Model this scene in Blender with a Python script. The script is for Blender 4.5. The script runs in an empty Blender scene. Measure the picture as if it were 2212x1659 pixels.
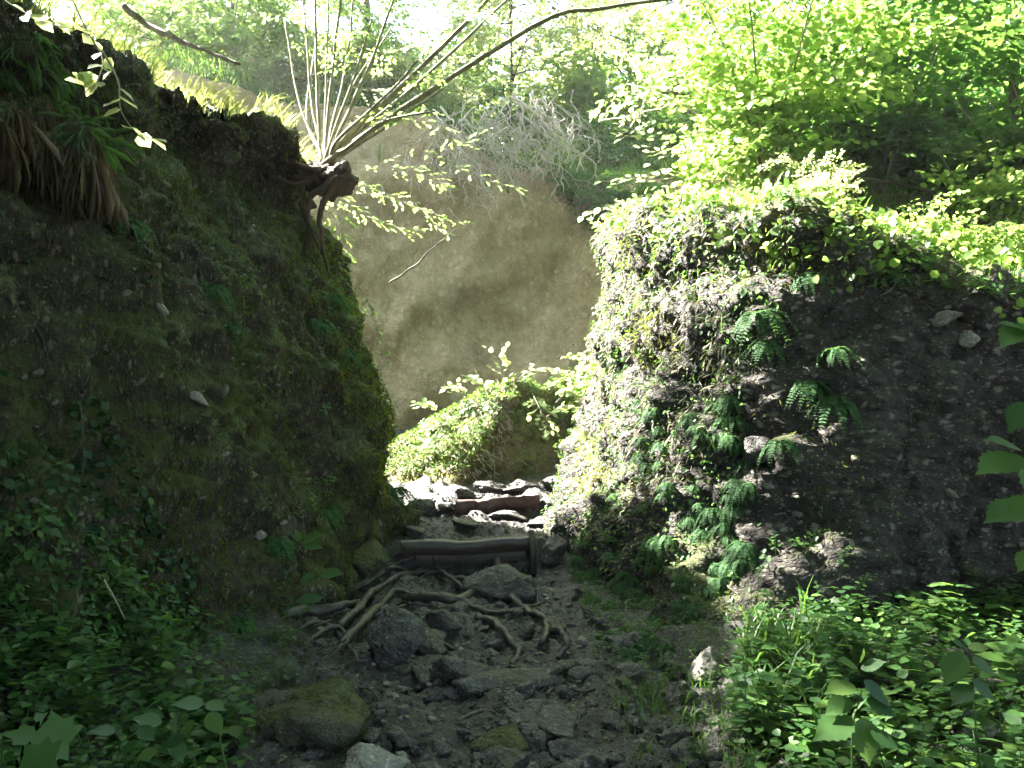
import bpy, math, random
import numpy as np
from mathutils import Vector, Matrix
from mathutils.bvhtree import BVHTree

# ------------------------------------------------------------------ camera, world, sun, exposure
sc = bpy.context.scene
R = math.radians
C = sc.collection
cam_d = bpy.data.cameras.new('camera')
cam = bpy.data.objects.new('camera', cam_d); C.objects.link(cam)
CAM = np.array([0.0, 0.0, 1.6]); PITCH = R(3.0)
cam.location = CAM; cam.rotation_euler = (R(90) + PITCH, 0, 0)
cam_d.sensor_width = 36; cam_d.lens = 36 * 1737 / 2212
cam_d.clip_end = 500; cam_d.clip_start = 0.05
sc.camera = cam

SUN = np.array([-0.68, 0.34, 0.78]); SUN /= np.linalg.norm(SUN)
w = bpy.data.worlds.new('World'); sc.world = w; w.use_nodes = True
wn = w.node_tree; bg = wn.nodes['Background']
sky = wn.nodes.new('ShaderNodeTexSky'); sky.sky_type = 'NISHITA'; sky.sun_disc = False
sky.sun_elevation = math.asin(SUN[2]); sky.sun_rotation = math.atan2(SUN[0], SUN[1])
sky.air_density = 1.3; sky.dust_density = 3.0; sky.ozone_density = 1.0
wn.links.new(sky.outputs[0], bg.inputs[0]); bg.inputs[1].default_value = 0.05
sl = bpy.data.lights.new('sun', 'SUN'); sl.energy = 5.0; sl.angle = R(0.55); sl.color = (1.0, 0.95, 0.86)
so = bpy.data.objects.new('sun', sl); C.objects.link(so)
so.rotation_euler = Vector(-SUN).to_track_quat('-Z', 'Y').to_euler()
sc.view_settings.view_transform = 'Standard'; sc.view_settings.look = 'None'
sc.view_settings.exposure = 4.4; sc.view_settings.gamma = 1.0
sc.render.engine = 'CYCLES'
cy = sc.cycles
cy.max_bounces = 7; cy.diffuse_bounces = 4; cy.glossy_bounces = 2; cy.transmission_bounces = 4
cy.caustics_reflective = False; cy.caustics_refractive = False; cy.sample_clamp_indirect = 6
cy.use_denoising = True; cy.use_adaptive_sampling = True; cy.adaptive_threshold = 0.02

# ------------------------------------------------------------------ helpers
rng = np.random.default_rng(11); random.seed(11)
PERM = np.random.default_rng(3).permutation(256).astype(np.int64)
RND = np.random.default_rng(4).random(256)
def _h(ix, iy, iz):
    return PERM[(PERM[(PERM[ix & 255] + iy) & 255] + iz) & 255]
def vnoise(P):
    I = np.floor(P).astype(np.int64); f = P - I; f = f * f * (3 - 2 * f)
    r = np.zeros(len(P))
    for dx in (0, 1):
        wx = f[:, 0] if dx else 1 - f[:, 0]
        for dy in (0, 1):
            wy = f[:, 1] if dy else 1 - f[:, 1]
            for dz in (0, 1):
                wz = f[:, 2] if dz else 1 - f[:, 2]
                r += wx * wy * wz * RND[_h(I[:, 0] + dx, I[:, 1] + dy, I[:, 2] + dz)]
    return r * 2 - 1
def fbm(P, scale=1.0, octv=4, gain=0.5):
    P = np.asarray(P, float) * scale; a = 1.0; s = 0; r = np.zeros(len(P))
    for _ in range(octv):
        r += a * vnoise(P + 17.3 * _); s += a; a *= gain; P = P * 2.03
    return r / s * 1.6
def voro(P, scale=1.0):
    """F1 distance and a random number of the nearest cell"""
    P = np.asarray(P, float) * scale; I = np.floor(P).astype(np.int64); f = P - I
    best = np.full(len(P), 9.0); cid = np.zeros(len(P))
    for dx in (-1, 0, 1):
        for dy in (-1, 0, 1):
            for dz in (-1, 0, 1):
                h = _h(I[:, 0] + dx, I[:, 1] + dy, I[:, 2] + dz)
                q = np.stack([dx + RND[h], dy + RND[(h + 57) & 255], dz + RND[(h + 131) & 255]], 1) - f
                d = (q * q).sum(1); m = d < best
                best[m] = d[m]; cid[m] = RND[(h[m] + 77) & 255]
    return np.sqrt(best), cid
def sstep(a, b, x):
    t = np.clip((np.asarray(x, float) - a) / (b - a), 0, 1); return t * t * (3 - 2 * t)
def unit(v):
    v = np.asarray(v, float); return v / np.maximum(np.linalg.norm(v, axis=-1, keepdims=True), 1e-9)

def W(u, v, d):
    """point at forward distance d seen in direction (u, v) of the 2212 px wide photograph"""
    a = (u - 1106) / 1737; b = (829.5 - v) / 1737
    c, s = math.cos(PITCH), math.sin(PITCH)
    dr = np.array([a, c - b * s, s + b * c]); return CAM + dr * (d / dr[1])
def UV(P):
    Q = np.asarray(P) - CAM; c, s = math.cos(PITCH), math.sin(PITCH)
    y = Q[:, 1] * c + Q[:, 2] * s; z = -Q[:, 1] * s + Q[:, 2] * c
    y = np.where(y < 0.01, 0.01, y)
    return np.stack([1106 + 1737 * Q[:, 0] / y, 829.5 - 1737 * z / y], 1)

def mesh_data(name, V, faces, mat, smooth=False):
    """V (N,3); faces: one (M,k) array or a list of them"""
    if isinstance(faces, np.ndarray): faces = [faces]
    me = bpy.data.meshes.new(name)
    V = np.asarray(V, np.float32); me.vertices.add(len(V)); me.vertices.foreach_set('co', V.ravel())
    loops = np.concatenate([f.ravel() for f in faces]).astype(np.int32)
    tot = np.concatenate([np.full(len(f), f.shape[1], np.int32) for f in faces])
    start = np.concatenate([[0], np.cumsum(tot)[:-1]]).astype(np.int32)
    me.loops.add(len(loops)); me.loops.foreach_set('vertex_index', loops)
    me.polygons.add(len(tot)); me.polygons.foreach_set('loop_start', start); me.polygons.foreach_set('loop_total', tot)
    if smooth: me.polygons.foreach_set('use_smooth', np.ones(len(tot), bool))
    me.update(calc_edges=True); me.materials.append(mat)
    return me
def link(name, me, parent=None, loc=None, rot=None, scale=None):
    o = bpy.data.objects.new(name, me); C.objects.link(o)
    if parent: o.parent = parent
    if loc is not None: o.location = loc
    if rot is not None: o.rotation_euler = rot
    if scale is not None: o.scale = (scale,) * 3 if np.isscalar(scale) else scale
    return o
def tag(o, label, cat=None, group=None, kind=None):
    if label: o['label'] = label
    if cat: o['category'] = cat
    if group: o['group'] = group
    if kind: o['kind'] = kind
    return o
def copy_tree(o, parent=None):
    c = o.copy(); C.objects.link(c)
    if parent: c.parent = parent
    for ch in o.children: copy_tree(ch, c)
    return c
class MB:
    def __init__(s): s.V = []; s.F = {}; s.n = 0
    def add(s, V, *Fs):
        s.V.append(np.asarray(V, float))
        for f in Fs: s.F.setdefault(f.shape[1], []).append(f + s.n)
        s.n += len(V); return s
    def data(s, name, mat, smooth=False):
        return mesh_data(name, np.concatenate(s.V), [np.concatenate(f) for f in s.F.values()], mat, smooth)
    def arrays(s): return np.concatenate(s.V), [np.concatenate(f) for f in s.F.values()]
def tube(pts, rad, k=6, caps=True):
    pts = np.asarray(pts, float); n = len(pts); rad = np.broadcast_to(rad, (n,)).astype(float)
    T = unit(np.gradient(pts, axis=0)); ref = np.array([0.31, 0.17, 0.93])
    A = np.cross(T, ref); A = unit(np.where(np.linalg.norm(A, axis=1, keepdims=True) < 1e-3, [1.0, 0, 0], A)); B = np.cross(T, A)
    th = np.arange(k) * 2 * np.pi / k
    V = pts[:, None] + rad[:, None, None] * (A[:, None] * np.cos(th)[None, :, None] + B[:, None] * np.sin(th)[None, :, None])
    V = V.reshape(-1, 3); i = np.arange(n - 1)[:, None] * k; j = np.arange(k)[None]; j2 = (j + 1) % k
    F = np.stack([i + j, i + j2, i + k + j2, i + k + j], -1).reshape(-1, 4)
    if not caps: return V, [F]
    V = np.concatenate([V, pts[:1], pts[-1:]]); a = n * k
    F3 = np.concatenate([np.stack([j[0] * 0 + a, j2[0], j[0]], 1), np.stack([j[0] * 0 + a + 1, (n - 1) * k + j[0], (n - 1) * k + j2[0]], 1)])
    return V, [F, F3]
def smoothline(pts, n):
    """Catmull-Rom through pts, n samples"""
    P = np.asarray(pts, float); P = np.concatenate([2 * P[:1] - P[1:2], P, 2 * P[-1:] - P[-2:-1]])
    m = len(P) - 3; t = np.linspace(0, m - 1e-6, n); i = t.astype(int); f = (t - i)[:, None]
    a, b, c, d = P[i], P[i + 1], P[i + 2], P[i + 3]
    return 0.5 * (2 * b + (c - a) * f + (2 * a - 5 * b + 4 * c - d) * f ** 2 + (3 * b - a - 3 * c + d) * f ** 3)

# leaf outlines: rows (side, along, lift); faces as quads
OVAL = (np.array([[0, 0, 0], [-.22, .28, .05], [-.24, .62, .06], [0, 1, -.04], [.24, .62, .06], [.22, .28, .05]]),
        np.array([[0, 1, 2, 3], [0, 3, 4, 5]]))
ROUND = (np.array([[0, 0, 0], [-.36, .2, .06], [-.38, .62, .07], [0, 1, -.05], [.38, .62, .07], [.36, .2, .06]]),
         np.array([[0, 1, 2, 3], [0, 3, 4, 5]]))
NARROW = (np.array([[0, 0, 0], [-.09, .3, .03], [-.08, .66, .05], [0, 1, -.1], [.08, .66, .05], [.09, .3, .03]]),
          np.array([[0, 1, 2, 3], [0, 3, 4, 5]]))
def leaves(P, D, N, S, shape=OVAL):
    """leaf blades at P, pointing along D, facing N, of length S"""
    P, D = np.asarray(P, float), unit(D); Sd = unit(np.cross(D, N)); N = np.cross(Sd, D)
    S = np.broadcast_to(S, (len(P),)).astype(float)
    T, F = shape
    V = P[:, None] + S[:, None, None] * (Sd[:, None] * T[None, :, :1] + D[:, None] * T[None, :, 1:2] + N[:, None] * T[None, :, 2:])
    F = (F[None] + (np.arange(len(P)) * len(T))[:, None, None]).reshape(-1, F.shape[1])
    return V.reshape(-1, 3), F

# ------------------------------------------------------------------ materials
class NT:
    def __init__(s, name):
        s.m = bpy.data.materials.new(name); s.m.use_nodes = True; s.t = s.m.node_tree; s.t.nodes.clear()
    def n(s, typ, **kw):
        nd = s.t.nodes.new(typ)
        for k, v in kw.items():
            if k.startswith('_'): setattr(nd, k[1:], v)
            else:
                key = k.replace('__', ' '); nd.inputs[int(key[1:]) if key[0] == 'i' and key[1:].isdigit() else key].default_value = v
        return nd
    def l(s, a, b): s.t.links.new(a, b)
    def noise(s, co, scale, detail=6, rough=.6, out=0):
        nd = s.n('ShaderNodeTexNoise', Scale=scale, Detail=detail, Roughness=rough); s.l(co, nd.inputs['Vector']); return nd.outputs[out]
    def voro(s, co, scale, out='Distance', feat='F1'):
        nd = s.n('ShaderNodeTexVoronoi', Scale=scale, _feature=feat); s.l(co, nd.inputs['Vector']); return nd.outputs[out]
    def ramp(s, fac, stops, interp='LINEAR'):
        nd = s.n('ShaderNodeValToRGB'); nd.color_ramp.interpolation = interp
        el = nd.color_ramp.elements
        while len(el) > 1: el.remove(el[-1])
        el[0].position = stops[0][0]; el[0].color = c4(stops[0][1])
        for p, c in stops[1:]:
            e = el.new(p); e.color = c4(c)
        s.l(fac, nd.inputs[0]); return nd.outputs[0]
    def mix(s, fac, a, b, mode='MIX'):
        nd = s.n('ShaderNodeMix', _data_type='RGBA', _blend_type=mode)
        for sock, val in ((nd.inputs[0], fac), (nd.inputs[6], a), (nd.inputs[7], b)):
            if isinstance(val, (tuple, float, int)): sock.default_value = c4(val) if isinstance(val, tuple) else val
            else: s.l(val, sock)
        return nd.outputs[2]
    def math(s, op, a, b=0.0, c=0.0):
        nd = s.n('ShaderNodeMath', _operation=op)
        for k, val in enumerate((a, b, c)):
            if isinstance(val, (int, float)): nd.inputs[k].default_value = val
            else: s.l(val, nd.inputs[k])
        return nd.outputs[0]
def c4(c): return (c, c, c, 1) if isinstance(c, (int, float)) else (*c, 1)[:4]

def rock_mat(name, dark, mid, pale, moss, moss_amt, peb=22.0, bump=1.0, aniso=None, rough=.85):
    s = NT(name); co = s.n('ShaderNodeNewGeometry'); pos = co.outputs['Position']
    if aniso:
        mp = s.n('ShaderNodeMapping', Rotation=aniso[0], Scale=aniso[1]); s.l(pos, mp.inputs[0]); pos2 = mp.outputs[0]
    else: pos2 = pos
    wob = s.noise(pos2, 5, 3, out=1)
    wp = s.n('ShaderNodeVectorMath', _operation='MULTIPLY_ADD'); s.l(wob, wp.inputs[0]); wp.inputs[1].default_value = (.12,) * 3; s.l(pos2, wp.inputs[2])
    n1 = s.noise(pos, 1.3, 5); n2 = s.noise(pos2, 9, 8, .7); n3 = s.noise(pos, 45, 4, .7)
    v1 = s.voro(wp.outputs[0], peb); v1c = s.voro(wp.outputs[0], peb, 'Color'); v2 = s.voro(wp.outputs[0], peb * 3.1); v2c = s.voro(wp.outputs[0], peb * 3.1, 'Color')
    base = s.ramp(n2, [(.28, dark), (.5, mid), (.72, tuple(x * 1.35 for x in mid))])
    sep = s.n('ShaderNodeSeparateColor'); s.l(v1c, sep.inputs[0]); sep2 = s.n('ShaderNodeSeparateColor'); s.l(v2c, sep2.inputs[0])
    pm = s.math('MULTIPLY', s.ramp(v1, [(.22, 1.0), (.42, 0.0)]), s.ramp(sep.outputs[0], [(.62, 0.0), (.8, .85)]))
    pm2 = s.math('MULTIPLY', s.ramp(v2, [(.25, 1.0), (.45, 0.0)]), s.ramp(sep2.outputs[1], [(.74, 0.0), (.86, .9)]))
    col = s.mix(s.math('MAXIMUM', pm, pm2), base, pale)
    ny = s.n('ShaderNodeSeparateXYZ'); s.l(co.outputs['Normal'], ny.inputs[0])
    mf = s.math('ADD', s.math('MULTIPLY', ny.outputs[2], .16), s.math('ADD', s.math('MULTIPLY', n1, .9), s.math('MULTIPLY', n3, .25)))
    mossf = s.ramp(mf, [(.86 - moss_amt, 0.0), (1.0 - moss_amt, .9)])
    mcol = s.mix(s.noise(pos, 30, 3), tuple(x * .45 for x in moss), tuple(x * 1.5 for x in moss))
    col = s.mix(mossf, col, mcol)
    hgt = s.math('ADD', s.math('MULTIPLY', n2, .8), s.math('ADD', s.math('MULTIPLY', v1, -.7), s.math('ADD', s.math('MULTIPLY', v2, -.35), s.math('MULTIPLY', n3, .4))))
    b = s.n('ShaderNodeBump', Strength=.9, Distance=.035 * bump); s.l(hgt, b.inputs['Height'])
    p = s.n('ShaderNodeBsdfPrincipled', Roughness=rough); p.inputs['Specular IOR Level'].default_value = .35
    s.l(col, p.inputs['Base Color']); s.l(b.outputs[0], p.inputs['Normal'])
    o = s.n('ShaderNodeOutputMaterial'); s.l(p.outputs[0], o.inputs[0]); return s.m

def leaf_mat(name, cols, trans, tw=.45, rough=.45, spec=.4):
    s = NT(name); g = s.n('ShaderNodeNewGeometry'); r = g.outputs['Random Per Island']
    n = len(cols); st = [(i / max(n - 1, 1), c) for i, c in enumerate(cols)]
    col = s.ramp(r, st)
    nn = s.noise(g.outputs['Position'], 2.2, 2); col = s.mix(s.ramp(nn, [(.3, 0.0), (.7, 1.0)]), s.mix(1.0, col, (.7, .75, .8), 'MULTIPLY'), col)
    p = s.n('ShaderNodeBsdfPrincipled', Roughness=rough); p.inputs['Specular IOR Level'].default_value = spec
    s.l(col, p.inputs['Base Color'])
    t = s.n('ShaderNodeBsdfTranslucent'); tc = s.mix(r, trans, tuple(min(1, x * y) for x, y in zip(trans, (1.5, 1.2, 1.3))))
    s.l(tc, t.inputs[0])
    mx = s.n('ShaderNodeMixShader'); mx.inputs[0].default_value = tw
    s.l(p.outputs[0], mx.inputs[1]); s.l(t.outputs[0], mx.inputs[2])
    o = s.n('ShaderNodeOutputMaterial'); s.l(mx.outputs[0], o.inputs[0]); return s.m

def bark_mat(name, a, b, scale=30, bump=.01, moss=None, stretch=(1, 1, .18), rough=.8):
    s = NT(name); g = s.n('ShaderNodeNewGeometry'); mp = s.n('ShaderNodeMapping', Scale=stretch); s.l(g.outputs['Position'], mp.inputs[0])
    n1 = s.noise(mp.outputs[0], scale, 6, .65); n2 = s.noise(g.outputs['Position'], 4, 4)
    col = s.ramp(n1, [(.3, a), (.7, b)])
    if moss: col = s.mix(s.ramp(n2, [(.5, 0.0), (.65, .8)]), col, moss)
    bp = s.n('ShaderNodeBump', Strength=.8, Distance=bump); s.l(n1, bp.inputs['Height'])
    p = s.n('ShaderNodeBsdfPrincipled', Roughness=rough); s.l(col, p.inputs['Base Color']); s.l(bp.outputs[0], p.inputs['Normal'])
    o = s.n('ShaderNodeOutputMaterial'); s.l(p.outputs[0], o.inputs[0]); return s.m

def ground_mat():
    s = NT('forest_soil'); g = s.n('ShaderNodeNewGeometry'); pos = g.outputs['Position']
    n1 = s.noise(pos, 2.5, 6, .65); n2 = s.noise(pos, 14, 8, .7); n3 = s.noise(pos, 60, 4, .7)
    v = s.voro(pos, 26); vc = s.voro(pos, 26, 'Color'); v2 = s.voro(pos, 75); v2c = s.voro(pos, 75, 'Color')
    base = s.ramp(n2, [(.3, (.006, .0055, .005)), (.5, (.019, .017, .0155)), (.72, (.05, .045, .040))])
    sp = s.n('ShaderNodeSeparateColor'); s.l(vc, sp.inputs[0]); sp2 = s.n('ShaderNodeSeparateColor'); s.l(v2c, sp2.inputs[0])
    pm = s.math('MULTIPLY', s.ramp(v, [(.25, 1.0), (.45, 0.0)]), s.ramp(sp.outputs[0], [(.55, 0.0), (.7, .8)]))
    pm2 = s.math('MULTIPLY', s.ramp(v2, [(.25, 1.0), (.45, 0.0)]), s.ramp(sp2.outputs[0], [(.6, 0.0), (.75, .8)]))
    col = s.mix(s.math('MAXIMUM', pm, pm2), base, s.mix(sp.outputs[1], (.05, .048, .045), (.14, .133, .122)))
    xyz = s.n('ShaderNodeSeparateXYZ'); s.l(pos, xyz.inputs[0])
    hi = s.ramp(s.math('MULTIPLY', xyz.outputs[2], .2), [(.36, 0.0), (.5, 1.0)])
    litter = s.ramp(n2, [(.35, (.05, .045, .02)), (.55, (.08, .09, .03)), (.7, (.13, .11, .055))])
    col = s.mix(hi, col, litter)
    h = s.math('ADD', s.math('MULTIPLY', n2, .9), s.math('ADD', s.math('MULTIPLY', pm, .5), s.math('ADD', s.math('MULTIPLY', pm2, .25), s.math('MULTIPLY', n3, .4))))
    b = s.n('ShaderNodeBump', Strength=.9, Distance=.03); s.l(h, b.inputs['Height'])
    p = s.n('ShaderNodeBsdfPrincipled'); s.l(s.ramp(n1, [(.35, .38), (.65, .8)]), p.inputs['Roughness'])
    s.l(col, p.inputs['Base Color']); s.l(b.outputs[0], p.inputs['Normal'])
    o = s.n('ShaderNodeOutputMaterial'); s.l(p.outputs[0], o.inputs[0]); return s.m

M = {}
M['soil'] = ground_mat()
M['cong_left'] = rock_mat('mossy_conglomerate', (.008, .0075, .0055), (.037, .033, .020), (.15, .135, .09), (.040, .052, .010), .33, 20, 1.5, ((0, R(35), 0), (1.3, 1, .55)))
M['cong_right'] = rock_mat('dark_conglomerate', (.009, .008, .0075), (.038, .034, .030), (.21, .19, .16), (.045, .058, .012), .18, 14, 1.8, ((0, 0, 0), (.8, 1, 1.3)))
M['sandstone'] = rock_mat('tan_sandstone', (.19, .14, .078), (.29, .215, .122), (.40, .32, .21), (.13, .105, .06), .13, 11, .9, ((0, R(12), 0), (.8, 1, .65)))
M['boulder'] = rock_mat('boulder_rock', (.05, .035, .022), (.12, .085, .055), (.24, .2, .15), (.08, .11, .02), .3, 24, .8)
M['stone'] = rock_mat('grey_stone', (.018, .017, .0155), (.056, .053, .049), (.15, .143, .133), (.05, .055, .02), .08, 30, .7, None, .6)
M['pale_stone'] = rock_mat('pale_stone', (.09, .085, .072), (.17, .16, .14), (.34, .32, .28), (.07, .08, .02), .02, 30, .4)
M['mossy_stone'] = rock_mat('mossy_stone', (.03, .03, .022), (.07, .068, .052), (.2, .19, .17), (.06, .066, .02), .36, 34, .8)
M['root'] = bark_mat('root_bark', (.009, .0075, .0065), (.052, .044, .037), 20, .02, rough=.42)
M['wood'] = bark_mat('wet_plank', (.016, .012, .010), (.055, .042, .035), 22, .008, stretch=(.12, 1, 1), rough=.45)
M['redwood'] = bark_mat('red_brown_plank', (.02, .012, .010), (.075, .036, .03), 22, .008, stretch=(.12, 1, 1), rough=.6)
M['bark'] = bark_mat('pale_bark', (.11, .10, .065), (.27, .25, .17), 22, .01)
M['dark_bark'] = bark_mat('dark_bark', (.03, .024, .018), (.09, .075, .055), 20, .02, moss=(.05, .06, .02))
M['stump'] = bark_mat('rotten_stump', (.012, .008, .006), (.085, .045, .024), 14, .03)
M['deadwood'] = bark_mat('dead_twigs', (.24, .20, .15), (.52, .47, .38), 30, .004)

# ------------------------------------------------------------------ land form
LEFT = np.array([(-4.2, -6, 3.7), (-3.7, 0, 3.75), (-3.25, 2.5, 3.85), (-2.95, 4.0, 3.95), (-2.5, 5.5, 4.05), (-2.08, 6.7, 4.15), (-1.86, 7.35, 4.15), (-2.05, 8.1, 4.1),
                 (-3.0, 8.7, 4.0), (-5.5, 9.2, 4.2), (-9, 9.4, 4.4), (-18, 9.6, 4.6)])
RIGHT = np.array([(18, 12.6, 3.2), (8, 11.6, 3.3), (3.6, 10.9, 3.6), (1.9, 10.2, 3.8), (1.27, 9.3, 3.75), (1.20, 8.4, 3.62), (1.36, 7.3, 3.38), (1.66, 6.3, 3.12), (1.98, 5.75, 3.08), (2.6, 5.6, 2.85),
                  (3.4, 5.5, 2.45), (4.6, 5.2, 2.2), (7, 4.6, 2.0), (18, 3, 2.0)])
FAR = np.array([(-18, 12.8, 7.5), (-9, 13.0, 7.6), (-5, 13.5, 7.4), (-3, 13.9, 7.3), (-1.2, 14.2, 6.9), (0.2, 14.4, 6.1), (1.7, 14.2, 5.6), (2.6, 13.2, 5.5), (3.4, 12.0, 5.4), (6.5, 11.2, 5.2), (18, 11.0, 5)])
def dense(st, step=0.05):
    P = smoothline(st, 4000); d = np.concatenate([[0], np.cumsum(np.linalg.norm(np.diff(P[:, :2], axis=0), axis=1))])
    n = int(d[-1] / step); t = np.linspace(0, d[-1], n)
    return np.stack([np.interp(t, d, P[:, k]) for k in range(3)], 1)
def inside_dist(xy, st, side):
    """signed distance to the rim (positive on the high side) and rim height there"""
    P = dense(st, .5); best = np.full(len(xy), 1e9); sg = np.ones(len(xy)); z = np.zeros(len(xy))
    for a, b in zip(P[:-1], P[1:]):
        e = b[:2] - a[:2]; L = np.dot(e, e); q = xy - a[:2]
        t = np.clip((q @ e) / L, 0, 1); c = q - t[:, None] * e; d = (c * c).sum(1)
        m = d < best; best[m] = d[m]; z[m] = (a[2] + (b[2] - a[2]) * t)[m]
        cr = e[0] * q[:, 1] - e[1] * q[:, 0]; sg[m] = np.sign(cr)[m]
    return np.sqrt(best) * sg * side, z
SIDE = {'left': 1, 'right': 1, 'far': 1}
def path_level(x, y):
    yy = [-50, 3, 3.7, 5, 6.85, 8.2, 9.5, 13, 20]; zz = [0, 0, .06, .2, .33, .74, .95, 1.5, 1.7]
    z = np.interp(y, yy, zz)
    onp = sstep(-1.25, -1.0, x) * (1 - sstep(.25, .5, x))
    st1 = np.interp(y, [6.2, 6.98, 7.04, 7.6], [0, -.07, .17, 0]); st2 = np.interp(y, [7.6, 8.28, 8.33, 8.9], [0, -.08, .09, 0])
    return z + onp * (st1 + st2)
def H(x, y, detail=True):
    x = np.asarray(x, float); y = np.asarray(y, float); sh = x.shape; x = x.ravel(); y = y.ravel()
    xy = np.stack([x, y], 1); P = np.stack([x, y, np.zeros_like(x)], 1)
    z = path_level(x, y)
    cx = np.interp(y, [0, 4, 7, 10], [-.5, -.45, -.35, .1])
    z += .70 * sstep(.9, 2.2, cx - x) * (1 - sstep(7.5, 9, y)) + .16 * sstep(1.1, 2.4, x - cx) * (1 - sstep(5, 6, y))
    z += .05 * fbm(P, .9, 3)
    if detail:
        rough = .85 + .35 * fbm(P + 5, .7, 2)
        d, c = voro(P + .15 * np.stack([fbm(P, 3, 2), fbm(P + 9, 3, 2), 0 * x], 1), 4.5)
        z += rough * (.085 * fbm(P, 3.2, 5, .62) + .11 * (.5 - d) * (c > .45))
        d, c = voro(P, 13); z += .045 * (.45 - d) * (c > .5)
    for st, key, slope, cap in ((LEFT, 'left', .40, 3.5), (RIGHT, 'right', .08, 1.5), (FAR, 'far', .22, 2.5)):
        s, zt = inside_dist(xy, st, SIDE[key])
        hp = zt + .10 + cap * (1 - np.exp(-slope * np.maximum(s - .6, 0) / cap)) + .18 * fbm(P, .55, 3) * sstep(.6, 2, s)
        k = sstep(.5, .85, s); z = z * (1 - k) + np.maximum(hp, z) * k
    return z.reshape(sh)
def axis(lo, hi, step, far, g=1.1):
    a = list(np.arange(lo, hi, step)); s = step; x = a[-1]
    while x < far: s = min(s * g, 1.6); x += s; a.append(x)
    s = step; x = a[0]; b = []
    while x > -far: s = min(s * g, 1.6); x -= s; b.append(x)
    return np.array(b[::-1] + a)
gx = axis(-3.2, 3.6, .032, 75); gy = axis(2.9, 13, .036, 75)
X, Y = np.meshgrid(gx, gy); Z = H(X, Y)
def grid_faces(nr, nc):
    i = np.arange(nr - 1)[:, None] * nc; j = np.arange(nc - 1)[None]
    return np.stack([i + j, i + j + 1, i + nc + j + 1, i + nc + j], -1).reshape(-1, 4)
GV = np.stack([X, Y, Z], -1).reshape(-1, 3); GF = grid_faces(len(gy), len(gx))
tag(link('ground', mesh_data('ground', GV, GF, M['soil'], True)), 'dark stony forest soil of the path and banks', None, None, 'structure')

def rock_mass(name, st, side, flare, powr, undercut, inward, zb, step, label, mat, disp, cat='cliff', fmul=None):
    P = dense(st, step); ns = len(P)
    T = unit(np.gradient(P[:, :2], axis=0)); Nn = np.stack([T[:, 1], -T[:, 0]], 1) * side
    k = int(.35 / step); ker = np.hanning(2 * k + 3)[1:-1]; ker /= ker.sum()
    pad = np.pad(Nn, ((len(ker) // 2,) * 2, (0, 0)), mode='edge'); Nn = unit(np.stack([np.convolve(pad[:, i], ker, 'valid') for i in (0, 1)], 1))
    fm = np.ones(ns) if fmul is None else fmul(P); zt = P[:, 2].max(); nt = int((zt - zb) / step)
    rows = []
    for t in np.linspace(0, 1, nt):                                    # the face
        off = flare * (1 - t) ** powr - undercut * math.exp(-((t - .9) / .045) ** 2) + .03
        rows.append((off, t, 0))
    for q in np.linspace(0, 1, int(inward / step) + 2)[1:]: rows.append((-q * inward, 1, .12 * math.sin(q * math.pi / 2)))
    for q in np.linspace(0, 1, 8)[1:]: rows.append((-inward, 1 - q, .12 * (1 - q)))
    rows = np.array(rows)
    G = np.zeros((len(rows), ns, 3))
    G[:, :, :2] = P[None, :, :2] + (rows[:, 0, None] * np.where(rows[:, 0, None] > 0, fm[None], 1.0))[..., None] * Nn[None]
    G[:, :, 2] = zb + rows[:, 1, None] * (P[None, :, 2] - zb) + rows[:, 2, None]
    du = np.gradient(G, axis=1); dv = np.gradient(G, axis=0); Nr = unit(np.cross(du, dv)) * side
    q = G.reshape(-1, 3); amp = np.ones(len(rows)); amp[nt + int(inward / step):] = 0
    d = disp(q).reshape(len(rows), ns) * amp[:, None]
    G = G + Nr * d[..., None]
    F = grid_faces(len(rows), ns)
    V = G.reshape(-1, 3)
    o = link(name, mesh_data(name, V, np.ascontiguousarray(F), mat, True))
    tag(o, label, cat)
    return V, F
def lumps(q, big, mid, peb, sc_=1.0, rot=0.0, sq=(1, 1, 1)):
    c, s = math.cos(rot), math.sin(rot)
    r = np.stack([(q[:, 0] * c + q[:, 2] * s) * sq[0], q[:, 1] * sq[1], (-q[:, 0] * s + q[:, 2] * c) * sq[2]], 1)
    wq = r + .1 * np.stack([fbm(q, 3, 2), fbm(q + 7, 3, 2), fbm(q + 3, 3, 2)], 1)
    d1, c1 = voro(wq, 2.3 * sc_); d2, c2 = voro(wq, 6.5 * sc_); d3, c3 = voro(wq, 15 * sc_)
    return (big * fbm(q, .55, 3) + mid * fbm(r, 1.9, 5, .6) + peb * 2.2 * (.5 - d1) * (c1 > .4) + peb * (.5 - d2) * (c2 > .35) + peb * .55 * (.5 - d3) * (c3 > .45))
LV, LF = rock_mass('rock_wall', LEFT, 1, .88, 1.1, .22, 1.15, -.3, .026, 'tall mossy dark rock wall leaning beside the path under the many-stemmed shrub', M['cong_left'],
                   lambda q: lumps(q, .22, .20, .105, 1.15, .6, (1.5, 1, .7)))
RV, RF = rock_mass('rock_outcrop', RIGHT, 1, 1.0, 1.9, .05, 1.15, -.3, .028, 'broad dark pebbly rock outcrop with one sunlit leafy flank beside the path', M['cong_right'],
                   lambda q: lumps(q, .24, .15, .10, 1.0, 0, (.85, 1, 1.1)), fmul=lambda P: 1 - .62 * sstep(2.0, 2.7, P[:, 0]) * (P[:, 1] < 8))
FV, FF = rock_mass('sandstone_cliff', FAR, 1, .5, 1.0, .0, 1.15, .2, .05, 'smooth tan sandstone rock face closing the gorge behind the mossy boulder', M['sandstone'],
                   lambda q: lumps(q, .45, .11, .045, .8, .2, (.6, 1, .5)), 'cliff')

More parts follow.
